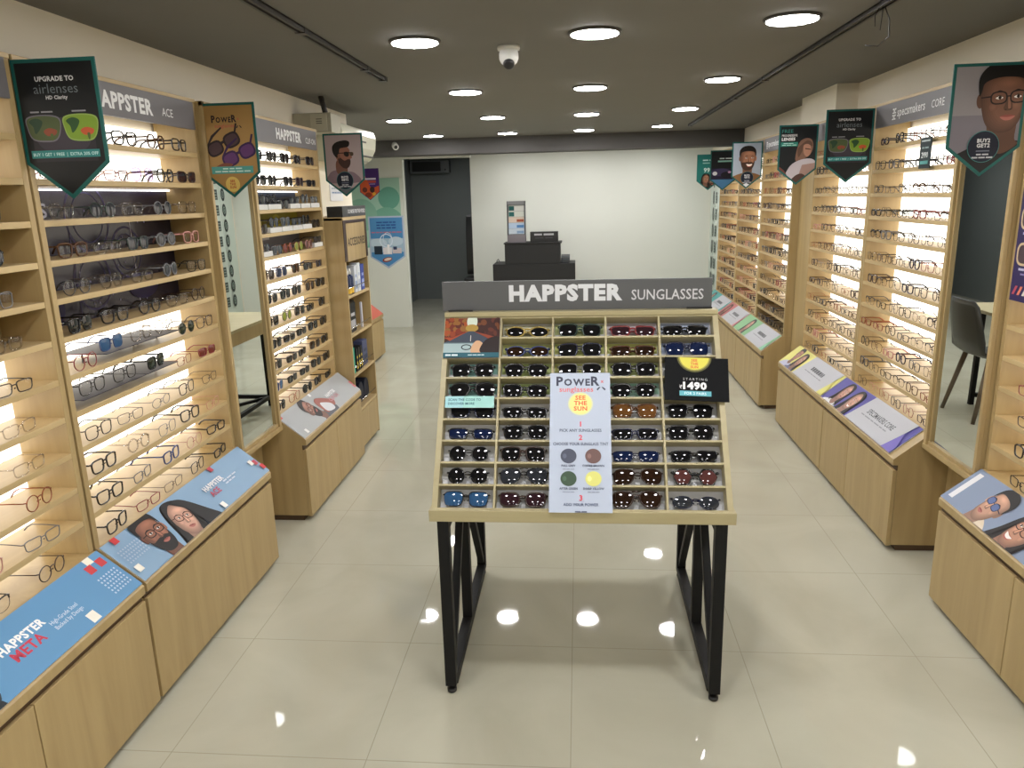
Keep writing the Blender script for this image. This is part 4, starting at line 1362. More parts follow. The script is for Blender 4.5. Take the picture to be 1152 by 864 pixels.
MB().lathe([(.030, 0), (.034, .02), (.034, .06), (.026, .07)], (-1.955, 8.285, 2.160), ax=(.35, -.8, -.3), n=18).build('housing', M_WHITE, t)
MB().lathe([(.020, .068), (.018, .074), (.004, .075)], (-1.955, 8.285, 2.160), ax=(.35, -.8, -.3), n=16).build('lens', M_BLKPL, t)

# ------------------------------------------------------------------ rear of the shop
t = thing('reception_counter', 'black stepped reception counter before the white rear wall', 'counter', (-.57, 9.35, 0))
MB().box(-1.045, -.045, 9.20, 9.65, .03, .80).build('counter_body', M_BLACKM, t, .003)
MB().box(-1.00, -.09, 9.25, 9.60, 0, .03).build('plinth', M_BLKPL, t)
MB().box(-.895, -.222, 9.205, 9.50, .80, 1.040).build('upper_block', M_BLACKM, t, .003)
MB().box(-.905, -.205, 9.19, 9.52, 1.040, 1.055).build('counter_top', M_BLACKM, t, .002)
t = thing('leaflet_stand', 'grey acrylic leaflet rack standing on the black counter', 'leaflet rack', (-.75, 9.28, 1.055))
MB().box(-.862, -.640, 9.34, 9.35, 1.0556, 1.545).build('back_plate', pmat('rack_grey', (.13, .13, .14), .4), t)
for x in (-.862, -.650):
    MB().box(x, x + .010, 9.255, 9.34, 1.0556, 1.545).build('side_plate', pmat('rack_side', (.09, .09, .10), .3), t)
MB().box(-.862, -.640, 9.255, 9.34, 1.500, 1.545).build('top_sign', pmat('rack_top', (.24, .24, .25), .4), t)
MB().box(-.862, -.640, 9.25, 9.34, 1.0556, 1.150).build('base_box', pmat('rack_base', (.20, .18, .20), .4), t)
for k, (c, c2) in enumerate((('c4d0dc', '8aa4c4'), ('b8cce4', '5a88c0'), ('dccabc', 'a8583c'), ('d8dcd4', '2e6a68'), ('d8d8d4', '1f5a58'))):
    z = 1.155 + k * .068
    o = MB().box(-.846, -.655, 9.265 + k * .006, 9.268 + k * .006, z, z + .066).build('leaflet', ink(c))
    tag(o, ('pale blue', 'blue', 'tan', 'white and teal', 'white and dark teal')[k] + ' leaflet in the grey rack on the counter', 'leaflet', 'leaflets in the counter rack')
    P = Print((-.846, 9.265 + k * .006, z), (1, 0, 0), (0, 0, 1))
    if k > 2:
        P.rect(.005, .006, .07, .058, c2)
    else:
        P.rect(.10, .008, .185, .040, c2)
    P.build(o)
o = MB().box(-.585, -.248, 9.235, 9.36, 1.0556, 1.178).build('box_sign', M_BLKPL, None, .002)
tag(o, 'black box sign with pale lettering on top of the counter', 'sign')
P = Print((-.585, 9.235, 1.055), (1, 0, 0), (0, 0, 1)); P.greek(.05, .285, .080, .022, 'b4b4b8', 2, 3); P.greek(.06, .27, .045, .010, '4c4c52', 2, 4); P.build(o)
t = thing('card_terminal', 'small dark payment device on the counter shoulder', 'card reader', (-.16, 9.33, .80))
MB().prism([(9.27, .802), (9.40, .802), (9.40, .895), (9.27, .865)], 'x', -.215, -.110).build('body', pmat('device_grey', (.05, .055, .06), .4), t, .004)
MB().prism([(9.262, .835), (9.266, .835), (9.30, .873), (9.296, .875)], 'x', -.205, -.120).build('screen', pmat('device_screen', (.09, .11, .12), .15), t)
o = MB().tube([(-1.00, 9.26, .8068), (-1.00, 9.27, .84), (-.985, 9.28, .86), (-.97, 9.28, .83)], .006, 6).build('cable_loop', M_TRACK)
tag(o, 'short grey cable loop on the low left end of the counter', 'cable')
# alcove fittings
t = thing('wall_air_unit', 'dark grilled air unit high on the grey alcove wall', 'air unit', (-2.3, 12.1, 1.98))
MB().box(-2.62, -2.00, 12.02, 12.2, 1.985, 2.175).build('housing', pmat('unit_grey', (.13, .14, .145), .5), t, .004)
MB().box(-2.58, -2.13, 12.012, 12.022, 2.01, 2.155).build('grille', M_BLKPL, t)
MB().lathe([(.012, 0), (.012, .012), (.004, .013)], (-2.06, 12.02, 2.03), ax=(0, -1, 0), n=14).build('knob', M_BLKPL, t)
t = thing('office_chair', 'black padded chair back just inside the grey alcove', 'chair', (-1.28, 10.6, 0))
MB().prism(spline([(10.70, .62), (10.74, .55), (10.80, .9), (10.86, 1.30), (10.80, 1.36), (10.74, 1.2), (10.70, .9)], 4), 'x', -1.585, -1.16).build('backrest', M_BLKPL, t, .01)
MB().box(-1.585, -1.16, 10.36, 10.72, .44, .52).build('seat', M_BLKPL, t, .02)
MB().lathe([(.03, .06), (.03, .44)], (-1.28, 10.55, 0), n=12).build('post', M_BLACK, t)
for k in range(5):
    a = k * 1.2566 + .3
    MB().tube([(-1.28, 10.55, .08), (-1.28 + .20 * math.cos(a), 10.55 + .22 * math.sin(a), .025)], [.025, .016], 8).build('base_spoke', M_BLACK, t)
    MB().lathe([(.015, -.012), (.022, 0), (.015, .012)], (-1.28 + .20 * math.cos(a), 10.55 + .22 * math.sin(a), .022), axis='x', n=12).build('caster', M_BLKPL, t)

# dispensing desk and chairs, hidden behind the display but seen in both mirrors
t = thing('dispensing_desk', 'oak topped desk on black steel legs seen in the left mirror', 'desk', (-.2, 5.4, 0))
MB().prism(spline([(-.60, 4.62), (-.60, 5.0), (-.60, 5.6), (-.56, 5.86), (-.3, 5.88), (.05, 5.88), (.17, 5.78), (.19, 5.4), (.17, 4.75), (.1, 4.62), (-.2, 4.62)], 3), 'z', .720, .742).build('desk_top', W_OAK_X, t, .002)
MB().box(-.585, -.565, 4.66, 5.80, .625, .720).build('apron', W_OAK_V, t)
for yy in (4.72, 5.70):
    flatbar(MB(), -.50, (yy + .02, .0), (yy - .0, .72), .016).build('leg', M_BLACK, t)
    flatbar(MB(), .08, (yy + .02, .0), (yy - .0, .72), .016).build('leg', M_BLACK, t)
MB().box(-.50, .08, 5.70, 5.73, .06, .09).build('foot_bar', M_BLACK, t)
flatbar(MB(), -.50, (4.74, .075), (5.71, .075), .014).build('foot_bar', M_BLACK, t)
MB().tube([(-.50, 5.70, .075), (.08, 4.74, .075)], .016, 4).build('foot_bar', M_BLACK, t)


def shell_chair(x, y, rz, label):
    c = thing('shell_chair', label, 'chair', (x, y, 0), 'black shell chairs at the desk')
    R = Matrix.Translation((x, y, 0)) @ Matrix.Rotation(rz, 4, 'Z')
    mb = MB()
    rows = []
    for (yy, z, hw, cup) in ((-.20, .43, .17, 0), (-.21, .445, .20, .01), (-.05, .435, .22, .02), (.12, .44, .22, .025), (.20, .47, .215, .03), (.235, .56, .21, .035), (.255, .68, .20, .03), (.27, .80, .18, .02), (.275, .84, .14, .01)):
        rows.append([(hw * k / 4, yy - cup * (abs(k) / 4) ** 2 * (1 if z > .5 else 0), z + cup * (abs(k) / 4) ** 2 * (1 if z < .5 else 0)) for k in range(-4, 5)])
    vs = [p for r in rows for p in r]
    nn = len(vs)
    vs += [(p[0], p[1] + (.012 if p[2] > .5 else 0), p[2] - (.012 if p[2] <= .5 else 0)) for p in vs]
    fs = []
    for i in range(len(rows) - 1):
        for j in range(8):
            a = i * 9 + j
            fs.append((a, a + 1, a + 10, a + 9)); fs.append((nn + a + 9, nn + a + 10, nn + a + 1, nn + a))
    edge = [j for j in range(9)] + [i * 9 + 8 for i in range(1, len(rows))] + [(len(rows) - 1) * 9 + j for j in range(7, -1, -1)] + [i * 9 for i in range(len(rows) - 2, 0, -1)]
    for i in range(len(edge)):
        a, b = edge[i], edge[(i + 1) % len(edge)]
        fs.append((a, nn + a, nn + b, b))
    mb.add(vs, fs, 0, True); mb.xform(R)
    mb.build('shell_seat', pmat('black_shell', (.018, .018, .017), .4), c)
    lw = wood('grey_oak_leg', (.16, .12, .085), (.11, .08, .055), (14, 14, 1.5))
    for lx in (-1, 1):
        for ly in (-1, 1):
            MB().tube([(lx * .15, ly * .13, .43), (lx * .21, ly * .20 + .02, 0)], [.019, .013], 10).xform(R).build('leg', lw, c)
    return c


shell_chair(.10, 5.42, math.radians(-92), 'black shell chair on wooden legs seen in the right mirror')

# ------------------------------------------------------------------ eyewear
FR = {
    'black': pmat('frame_black', (.008, .008, .009), .25, coat=.3), 'dark brown': pmat('frame_dark_brown', (.035, .016, .010), .28, coat=.3),
    'tortoiseshell': noisy('frame_tortoiseshell', (.16, .060, .018), (.012, .006, .004), 90, .25), 'gunmetal': pmat('frame_gunmetal', (.10, .10, .105), .3, .85),
    'gold': pmat('frame_gold', (.45, .28, .12), .3, .9), 'rose': pmat('frame_rose', (.50, .24, .20), .35), 'red': pmat('frame_red', (.22, .018, .022), .28, coat=.3),
    'blue': pmat('frame_blue', (.025, .045, .16), .28, coat=.3), 'grey': pmat('frame_grey', (.16, .16, .165), .35), 'navy': pmat('frame_navy', (.010, .012, .040), .25, coat=.3),
    'yellow': pmat('frame_yellow', (.38, .27, .06), .3), 'clear': clear_lens('frame_crystal', (.80, .78, .76), .5, .12), 'white': pmat('frame_white', (.6, .58, .56), .35),
    'green': pmat('frame_green', (.016, .040, .028), .3, coat=.3), 'copper': pmat('frame_copper', (.30, .10, .05), .3, .8),
}
LN = {
    'demo': clear_lens('lens_demo', (.97, .97, .96), 0, .05), 'dark': pmat('lens_dark', (.006, .006, .007), .04), 'brown': pmat('lens_brown', (.020, .009, .005), .05),
    'amber': pmat('lens_amber', (.13, .055, .016), .05), 'blue': pmat('lens_blue', (.007, .014, .05), .05), 'green': pmat('lens_green', (.014, .022, .014), .05),
    'violet': clear_lens('lens_violet', (.44, .36, .62), 0, .08), 'pink': pmat('lens_pink', (.09, .032, .03), .06), 'plum': pmat('lens_plum', (.028, .011, .016), .05),
    'smoke': pmat('lens_smoke', (.026, .029, .036), .05), 'lime': pmat('lens_lime', (.22, .25, .03), .08), 'sky': pmat('lens_sky', (.028, .085, .19), .06), 'red': pmat('lens_red', (.14, .020, .016), .06),
}
SH = ['rectangular', 'square', 'round', 'hexagonal', 'cat-eye', 'aviator', 'browline', 'oval']


def lens_outline(shape, k=1.0, n=22):
    """half outline of one lens about its centre; +x is the outer side"""
    a, b, e = {'rectangular': (.0262, .0158, 4.2), 'square': (.0255, .0205, 3.6), 'round': (.0228, .0222, 2.0), 'hexagonal': (.0245, .0215, 2.4), 'cat-eye': (.0262, .0190, 3.0),
               'aviator': (.0275, .0225, 2.5), 'browline': (.0255, .0195, 3.0), 'oval': (.0260, .0165, 2.1)}[shape]
    out = []
    for i in range(n):
        t = 2 * math.pi * (i + .5) / n
        c, s = math.cos(t), math.sin(t)
        if shape == 'hexagonal':
            q = [(1, .06), (.52, 1), (-.52, 1), (-1, .06), (-.55, -1), (.55, -1)]
            f = (i / n * 6) % 6
            j = int(f); w = f - j
            x = (q[j][0] * (1 - w) + q[(j + 1) % 6][0] * w) * a; z = (q[j][1] * (1 - w) + q[(j + 1) % 6][1] * w) * b
        else:
            x = a * math.copysign(abs(c) ** (2 / e), c); z = b * math.copysign(abs(s) ** (2 / e), s)
        if shape in ('square', 'rectangular', 'browline'):
            x *= 1 + .10 * z / b
        if shape == 'cat-eye' and z > 0 and x > 0:
            z += .006 * (x / a) ** 2; x *= 1.05
        if shape == 'aviator':
            x += .004 * (1 if z < 0 else 0) * z / b * (-1) * .3
            x *= 1 + .14 * z / b
            if z < 0:
                x += .003 * (-z / b)
        out.append((x * k, z * k))
    return out, a * k, b * k


_gl = {}
WIRE = {'thin': .0010, 'mid': .0016, 'bold': .0026}


def eyewear_meshes(shape, weight, fold, k=1.0):
    key = (shape, weight, fold, k)
    if key in _gl:
        return _gl[key]
    ol, a, b = lens_outline(shape, k)
    r = WIRE[weight]
    br = .0085 * k                                        # half bridge
    cx = a + br
    zc = b + r
    fr = MB()

    def wrap(x):                                          # gentle curve of the front
        return .9 * x * x
    for s in (-1, 1):
        path = [(s * (cx + x), wrap(cx + x), zc + z) for x, z in ol]
        if shape == 'browline':
            fr.tube(path, r * .55, 5, True)
            top = [p for p, (x, z) in zip(path, ol) if z > b * .25]
            top.sort(key=lambda p: p[0])
            fr.tube(top, r * 1.5, 5)
        else:
            fr.tube(path, r, 5, True, ry=r * 1.25)
        zt = zc + b * (.62 if shape not in ('aviator', 'round') else .45)
        xo = cx + a
        fr.tube([(s * (xo - .0005), wrap(xo), zt), (s * (xo + .0035 * k), wrap(xo) + .0015, zt + .0006), (s * (xo + .0055 * k), wrap(xo) + .007, zt)], r * 1.25, 5)
        fr.tube([(s * (br * .75), .003, zc - b * .05), (s * br * .55, .006, zc - b * .20)], [.0012, .0026], 5)
    zb = zc + b * .38
    fr.tube([(-br - .001, .0008, zb), (-br * .4, -.0006, zb + .0028), (br * .4, -.0006, zb + .0028), (br + .001, .0008, zb)], r * 1.15, 5)
    if shape == 'aviator':
        fr.tube([(-br - .004, .0006, zc + b * .93), (0, -.0008, zc + b * .97), (br + .004, .0006, zc + b * .93)], r, 5)
    ln = []
    for s in (-1, 1):
        L = MB()
        pts = [(s * x, 0, z) for x, z in ol]
        n = len(pts)
        f = tuple(range(n)) if s > 0 else tuple(reversed(range(n)))
        sag = .0080 if fold else .0030
        vs = []
        RG = (1.0, .72, .42)
        for q in RG:
            for x, _, z in pts:
                rho = ((x / a) ** 2 + (z / b) ** 2) * q * q
                vs.append((x * q, -.0003 - sag * max(0.0, 1 - .5 * rho) + sag * .5, z * q))
        vs.append((0, -.0003 - sag * .5, 0))
        fs = []
        for g in range(2):
            for i in range(n):
                quad = (g * n + i, g * n + (i + 1) % n, (g + 1) * n + (i + 1) % n, (g + 1) * n + i)
                fs.append(quad if s > 0 else quad[::-1])
        for i in range(n):
            t3 = (2 * n + i, 2 * n + (i + 1) % n, 3 * n)
            fs.append(t3 if s > 0 else t3[::-1])
        L.add(vs, fs, 0, True)
        ln.append((L, s * cx, wrap(cx), zc))
    tm = []
    for s in (-1, 1):
        T = MB()
        x0 = s * (cx + a + .0055 * k); y0 = wrap(cx + a) + .007; z0 = zc + b * (.62 if shape not in ('aviator', 'round') else .45)
        th = max(r * 1.15, .0011)
        if fold:
            dy = .004 if s > 0 else .0085
            T.tube([(x0, y0, z0), (x0 * .90, y0 + dy, z0), (x0 * .2, y0 + dy + .003, z0 - .001), (-x0 * .65, y0 + dy + .003, z0 - .006), (-x0 * .86, y0 + dy + .002, max(.0035, z0 - .022))], [th, th * 1.1, th, th * 1.1, th * 1.2], 5, ry=.0010)
        else:
            T.tube([(x0, y0, z0), (x0 * 1.0, y0 + .045 * k, z0), (x0 * .985, y0 + .088 * k, z0 - .0015), (x0 * .97, y0 + .104 * k, z0 - .010), (x0 * .95, y0 + .116 * k, max(.006, z0 - z0 * .80))], [th, th, th * 1.1, th * 1.25, th * 1.35], 5, ry=max(.0007, r * .6))
        tm.append(T)
    d = FR['black']
    nm = '%s_%s' % (shape.replace('-', '_'), weight)
    res = dict(front=fr.mesh('front_' + nm, mats=(d,)),
               lens=[(L.mesh('lens_' + nm, mats=(d,)), Vector((x, y, z))) for L, x, y, z in ln],
               temple=[T.mesh('temple_' + nm, mats=(d,)) for T in tm], raw=(fr, ln, tm))
    for me in [res['front']] + [q[0] for q in res['lens']] + res['temple']:
        me.validate()
    one = MB()
    one.add(fr.v, fr.f, 0, True)
    for T in tm:
        one.add(T.v, T.f, 0, True)
    for L, x, y, z in ln:
        one.add([(p[0] + x, p[1] + y, p[2] + z) for p in L.v], L.f, 1, True)
    res['one'] = one.mesh('whole_' + nm, mats=(d, d))
    res['raw'] = one
    _gl[key] = res
    return res


def setmat(o, i, mt):
    o.material_slots[i].link = 'OBJECT'
    o.material_slots[i].material = mt


PARTED = {}


def eyewear(name, M, shape, weight, frame, lens, label, cat, group, fold=False, parts=True, k=.95):
    """one pair: the first of each pattern is assembled, later ones are copies of it and of each of its parts"""
    g = eyewear_meshes(shape, weight, fold, k)
    if not parts:
        o = bpy.data.objects.new(name, g['one']); COL.objects.link(o)
        o.matrix_world = M
        setmat(o, 0, FR[frame]); setmat(o, 1, LN[lens])
        return tag(o, label, cat, group)
    key = (name, shape, weight, fold, k)
    if key not in PARTED:
        r = bpy.data.objects.new(name, None); r.empty_display_size = .02
        kids = [('front_frame', g['front'], None)] + [('lens', me, p) for me, p in g['lens']] + [('temple', me, None) for me in g['temple']]
        ch = []
        for nm, me, p in kids:
            c = bpy.data.objects.new(nm, me); c.parent = r
            if p is not None:
                c.location = p
            ch.append(c)
        PARTED[key] = (r, ch)
        new = [r] + ch
    else:
        r0, ch0 = PARTED[key]
        r = r0.copy(); ch = []
        for c0 in ch0:
            c = c0.copy(); c.parent = r; ch.append(c)
        new = [r] + ch
    for o in new:
        COL.objects.link(o)
    r.matrix_world = M
    for c in ch:
        setmat(c, 0, LN[lens] if c.name.startswith('lens') else FR[frame])
    return tag(r, label, cat, group)


ORD = ['first', 'second', 'third', 'fourth', 'fifth', 'sixth', 'seventh', 'eighth', 'ninth', 'tenth', 'eleventh', 'twelfth']
LTXT = {'demo': '', 'dark': '', 'brown': ' brown-lensed', 'amber': ' amber-lensed', 'blue': ' blue-lensed', 'green': ' green-lensed', 'violet': ' violet-tinted', 'pink': ' pink-lensed', 'plum': ' plum-lensed',
        'smoke': ' smoke-lensed', 'lime': ' lime-lensed', 'sky': ' sky-lensed', 'red': ' red-lensed'}
STUFF = MB(); STUFF_M = []


def stuff_slot(mt):
    if mt not in STUFF_M:
        STUFF_M.append(mt)
    return STUFF_M.index(mt)


NPAIRS = [0]


def fill(bay, side, y0, y1, rows, anchor_far, anchor, where, seed, parts=True, xf=XF, kind='eyeglasses', group='', stuff=False, k=1.02, margin=.05, lift=()):
    """rows: per shelf (top first) either a number of pairs or an explicit list of (shape, weight, frame, lens)"""
    rg = random.Random(seed)
    for ri, row in enumerate(rows):
        zt = TOPS[ri]
        if isinstance(row, int):
            cnt = row
            spec = [None] * cnt
        else:
            spec = row; cnt = len(row)
        if not cnt:
            continue
        pitch = (y1 - y0 - 2 * margin) / cnt
        made = []
        for i in range(cnt):
            y = y0 + margin + pitch * (i + .5) + rg.uniform(-1, 1) * max(.001, min(.012, (pitch - .137 * k) / 2))
            yaw = rg.uniform(-1, 1) * (.12 if pitch > .16 else .04)
            dx = rg.uniform(-.004, .003)
            pick = (rg.choice(SHAPES_W), rg.choice(['thin', 'mid', 'mid', 'bold']), rg.choice(COL_W), 'demo')
            if spec[i]:
                pick = spec[i]
            elif kind == 'sunglasses':
                pick = (rg.choice(['square', 'rectangular', 'aviator', 'round', 'browline', 'square']), rg.choice(['mid', 'bold', 'mid']), rg.choice(['black', 'black', 'black', 'dark brown', 'tortoiseshell', 'gunmetal', 'black']),
                        rg.choice(['dark', 'dark', 'dark', 'brown', 'smoke', 'dark', 'green']))
            if pick[2] == 'clear' and pick[1] == 'thin':
                pick = (pick[0], 'mid', pick[2], pick[3])
            # local z leans: shelf-standing pair, front flush with the shelf edge
            X = side * (xf + .008 + dx)
            lf = 0.0
            for lr, la, lb, lh in lift:
                if lr == ri and la <= y <= lb:
                    lf = lh
            M = Matrix.Translation((X, y, zt + .0006 + lf)) @ Matrix.Rotation(-side * math.pi / 2 + yaw, 4, 'Z')
            p = project((X, y, zt + .02))
            if not (-60 < p[0] < 1212 and -20 < p[1] < 884):
                continue
            made.append((y, M, pick))
        if anchor_far:
            made.sort(key=lambda q: -q[0])
        for i, (y, M, pick) in enumerate(made):
            sh, wt, fr, ln = pick
            if stuff:
                g = eyewear_meshes(sh, wt, False, k)
                raw = g['raw']; st = len(STUFF.v)
                a, b = stuff_slot(FR[fr]), stuff_slot(LN[ln])
                base = len(STUFF.f)
                STUFF.add(raw.v, raw.f, 0, True)
                for q, mi in enumerate(raw.mi):
                    STUFF.mi[base + q] = b if mi else a
                STUFF.xform(M, st)
                continue
            kn = kind if ln in ('demo', 'violet') and kind == 'eyeglasses' else 'sunglasses'
            lab = '%s%s %s %s, %s from %s, %s shelf down %s' % (fr, LTXT[ln], sh, kn, ORD[i], anchor, ORD[ri], where)
            eyewear(kn, M, sh, wt, fr, ln, lab, kn, group, False, parts, k)
            NPAIRS[0] += 1


SHAPES_W = ['rectangular', 'rectangular', 'square', 'square', 'round', 'hexagonal', 'cat-eye', 'browline', 'oval', 'aviator']
COL_W = ['black', 'black', 'black', 'black', 'black', 'dark brown', 'dark brown', 'gunmetal', 'gunmetal', 'grey', 'rose', 'clear', 'navy', 'tortoiseshell', 'copper', 'red', 'black', 'dark brown', 'gunmetal']
R_, S_, O_, H_, C_, A_, B_, V_ = 'rectangular', 'square', 'round', 'hexagonal', 'cat-eye', 'aviator', 'browline', 'oval'

TRAYS = [(6, 2.245, 2.545), (6, 2.555, 2.70), (7, 2.10, 2.445), (7, 2.455, 2.66)]
# bay of the blue couple poster (shelf by shelf as in the photo, near to far)
fill('ace', -1, 2.077, 3.033, [
    [(S_, 'bold', 'black', 'demo'), (S_, 'bold', 'black', 'demo'), (S_, 'bold', 'black', 'demo'), (H_, 'bold', 'tortoiseshell', 'demo'), (S_, 'bold', 'black', 'demo')],
    [(R_, 'mid', 'red', 'demo'), (O_, 'thin', 'rose', 'demo'), (R_, 'mid', 'red', 'demo'), (A_, 'thin', 'gold', 'violet'), (H_, 'bold', 'black', 'demo'), (C_, 'bold', 'dark brown', 'plum')],
    [(S_, 'bold', 'clear', 'demo'), (O_, 'mid', 'green', 'smoke'), (S_, 'bold', 'clear', 'demo'), (O_, 'mid', 'grey', 'smoke'), (S_, 'bold', 'clear', 'demo')],
    [(S_, 'bold', 'tortoiseshell', 'demo'), (R_, 'bold', 'clear', 'demo'), (S_, 'mid', 'green', 'smoke'), (O_, 'bold', 'grey', 'smoke'), (S_, 'bold', 'rose', 'demo')],
    [(O_, 'mid', 'gunmetal', 'demo'), (S_, 'bold', 'clear', 'demo'), (R_, 'bold', 'clear', 'demo'), (O_, 'bold', 'grey', 'smoke'), (S_, 'mid', 'black', 'demo')],
    [(S_, 'bold', 'black', 'dark'), (S_, 'bold', 'black', 'demo'), (O_, 'bold', 'black', 'demo'), (C_, 'bold', 'clear', 'demo'), (O_, 'mid', 'dark brown', 'demo')],
    [(O_, 'mid', 'red', 'demo'), (S_, 'mid', 'blue', 'sky'), (S_, 'bold', 'clear', 'demo'), (O_, 'bold', 'clear', 'demo'), (O_, 'thin', 'gunmetal', 'green'), (S_, 'mid', 'dark brown', 'demo')],
    [(S_, 'mid', 'black', 'demo'), (S_, 'mid', 'black', 'demo'), (S_, 'bold', 'black', 'green'), (R_, 'thin', 'copper', 'demo'), (R_, 'mid', 'red', 'red')],
    [(S_, 'mid', 'black', 'demo'), (R_, 'thin', 'gunmetal', 'demo'), (V_, 'thin', 'grey', 'demo'), (S_, 'mid', 'black', 'demo'), (R_, 'thin', 'dark brown', 'demo')],
    [(S_, 'bold', 'black', 'demo'), (O_, 'bold', 'clear', 'demo'), (S_, 'thin', 'grey', 'demo'), (S_, 'bold', 'black', 'demo'), (R_, 'thin', 'rose', 'demo')],
    [(S_, 'bold', 'black', 'demo'), (R_, 'mid', 'grey', 'demo'), (S_, 'bold', 'blue', 'demo'), (O_, 'thin', 'rose', 'demo'), (R_, 'bold', 'black', 'demo')],
    [(S_, 'bold', 'black', 'demo'), (R_, 'mid', 'red', 'demo'), (R_, 'thin', 'dark brown', 'demo'), (S_, 'mid', 'black', 'demo'), (R_, 'bold', 'black', 'demo')],
], True, 'the mirror', 'over blue couple poster', 11, group='frames above the blue couple poster', margin=.012, lift=[(r, a, b, .0325) for r, a, b in TRAYS])
# bay of the red lettered poster
fill('near', -1, 1.05, 2.02, [
    [None] * 4, [None] * 3 + [(O_, 'thin', 'dark brown', 'demo')], [None] * 4, [None] * 3 + [(O_, 'bold', 'black', 'smoke')], [None] * 3 + [(S_, 'mid', 'grey', 'demo')],
    [None] * 3 + [(R_, 'bold', 'clear', 'demo')], [None] * 3 + [(R_, 'mid', 'black', 'demo')], [None] * 3 + [(R_, 'mid', 'clear', 'demo')], [None] * 3 + [(R_, 'mid', 'clear', 'demo')],
    [None] * 3 + [(O_, 'mid', 'copper', 'demo')], [None] * 3 + [(R_, 'mid', 'grey', 'demo')], [None] * 2 + [(B_, 'mid', 'black', 'demo'), (O_, 'mid', 'dark brown', 'demo')],
], True, 'the far end', 'over red-lettered poster', 23, group='frames above the red lettered poster')
BLOCKS = [(2, 3.532, 3.695, .026), (2, 3.70, 3.87, .026), (2, 3.99, 4.14, .026), (2, 4.15, 4.30, .026), (2, 4.31, 4.46, .026),
          (3, 3.69, 3.85, .026), (3, 3.85, 4.00, .026), (3, 4.00, 4.15, .026), (3, 4.15, 4.30, .026), (4, 3.532, 3.70, .026), (4, 4.31, 4.46, .026)]
# sunglasses bay
fill('clip', -1, 3.52, 4.475, [
    [(S_, 'bold', 'black', 'dark')] * 5, [(S_, 'bold', 'black', 'dark'), (O_, 'bold', 'black', 'dark'), (S_, 'bold', 'black', 'dark'), (S_, 'bold', 'dark brown', 'plum'), (R_, 'bold', 'black', 'dark')],
    [(O_, 'mid', 'gunmetal', 'smoke'), (O_, 'mid', 'black', 'demo'), (S_, 'mid', 'black', 'smoke'), (R_, 'mid', 'gunmetal', 'smoke'), (O_, 'mid', 'gunmetal', 'smoke'), (R_, 'mid', 'grey', 'smoke')],
    [(S_, 'mid', 'dark brown', 'brown'), (O_, 'mid', 'gunmetal', 'smoke'), (S_, 'mid', 'grey', 'smoke'), (R_, 'mid', 'gunmetal', 'smoke'), (O_, 'mid', 'black', 'dark'), (S_, 'mid', 'black', 'dark')],
    [(R_, 'mid', 'gunmetal', 'smoke'), (S_, 'mid', 'grey', 'smoke'), (O_, 'mid', 'copper', 'red'), (O_, 'mid', 'gold', 'lime'), (O_, 'mid', 'rose', 'pink'), (R_, 'mid', 'black', 'smoke')],
    [(S_, 'bold', 'dark brown', 'brown'), (S_, 'mid', 'blue', 'blue'), (S_, 'bold', 'tortoiseshell', 'dark'), (R_, 'bold', 'black', 'dark'), (R_, 'bold', 'navy', 'dark')],
    [(S_, 'mid', 'gunmetal', 'dark'), (S_, 'bold', 'black', 'dark'), (S_, 'bold', 'black', 'dark'), (S_, 'mid', 'tortoiseshell', 'brown'), (S_, 'bold', 'black', 'dark')],
    [(S_, 'bold', 'black', 'dark'), (O_, 'mid', 'gunmetal', 'lime'), (S_, 'mid', 'dark brown', 'dark'), (R_, 'bold', 'black', 'dark'), (S_, 'bold', 'black', 'dark')],
    [(S_, 'bold', 'black', 'dark'), (R_, 'bold', 'black', 'dark'), (R_, 'bold', 'black', 'dark'), (S_, 'bold', 'black', 'dark'), (S_, 'bold', 'black', 'dark')],
    [(S_, 'bold', 'black', 'dark'), (R_, 'bold', 'dark brown', 'dark'), (R_, 'bold', 'black', 'dark'), (S_, 'mid', 'dark brown', 'brown'), (S_, 'bold', 'black', 'dark')],
    [(S_, 'mid', 'blue', 'sky'), (R_, 'bold', 'black', 'dark'), (R_, 'bold', 'black', 'dark'), (S_, 'bold', 'black', 'dark'), (S_, 'bold', 'black', 'dark')],
    [(O_, 'bold', 'black', 'dark'), (S_, 'mid', 'copper', 'demo'), (O_, 'bold', 'black', 'dark'), (S_, 'bold', 'black', 'dark'), (R_, 'bold', 'black', 'dark')],
], False, 'the mirror', 'over pale grey poster', 31, kind='sunglasses', group='sunglasses above the pale grey poster', margin=.012, lift=BLOCKS, k=1.06)
# right side
fill('near_r', 1, 1.80, 2.772, [
    3, 3, 0, 0, 0, [None] * 3 + [(S_, 'mid', 'dark brown', 'demo')], [None] * 3 + [(R_, 'mid', 'black', 'demo')], [None] * 3 + [(V_, 'mid', 'grey', 'demo')],
    [None] * 3 + [(R_, 'mid', 'red', 'demo')], [None] * 3 + [(R_, 'mid', 'dark brown', 'demo')], [None] * 3 + [(S_, 'bold', 'black', 'demo')], [None] * 3 + [(R_, 'mid', 'black', 'demo')],
], True, 'the mirror', 'over two faces poster', 41, group='frames above the grey-blue faces poster')
fill('core_a', 1, 3.277, 4.213, [5, 6, 6, 7, 6, 7, 6, 6, 6, 6, 6, 6], False, 'the mirror', 'over purple poster', 53, group='frames above the purple ledge poster', margin=.012, k=.97)
fill('core_b', 1, 4.262, 5.213, [6, 6, 6, 7, 6, 7, 6, 6, 7, 6, 6, 6], True, 'the wooden pillar', 'over yellow poster', 67, parts=False, group='frames above the yellow ledge poster', margin=.012, k=.97)
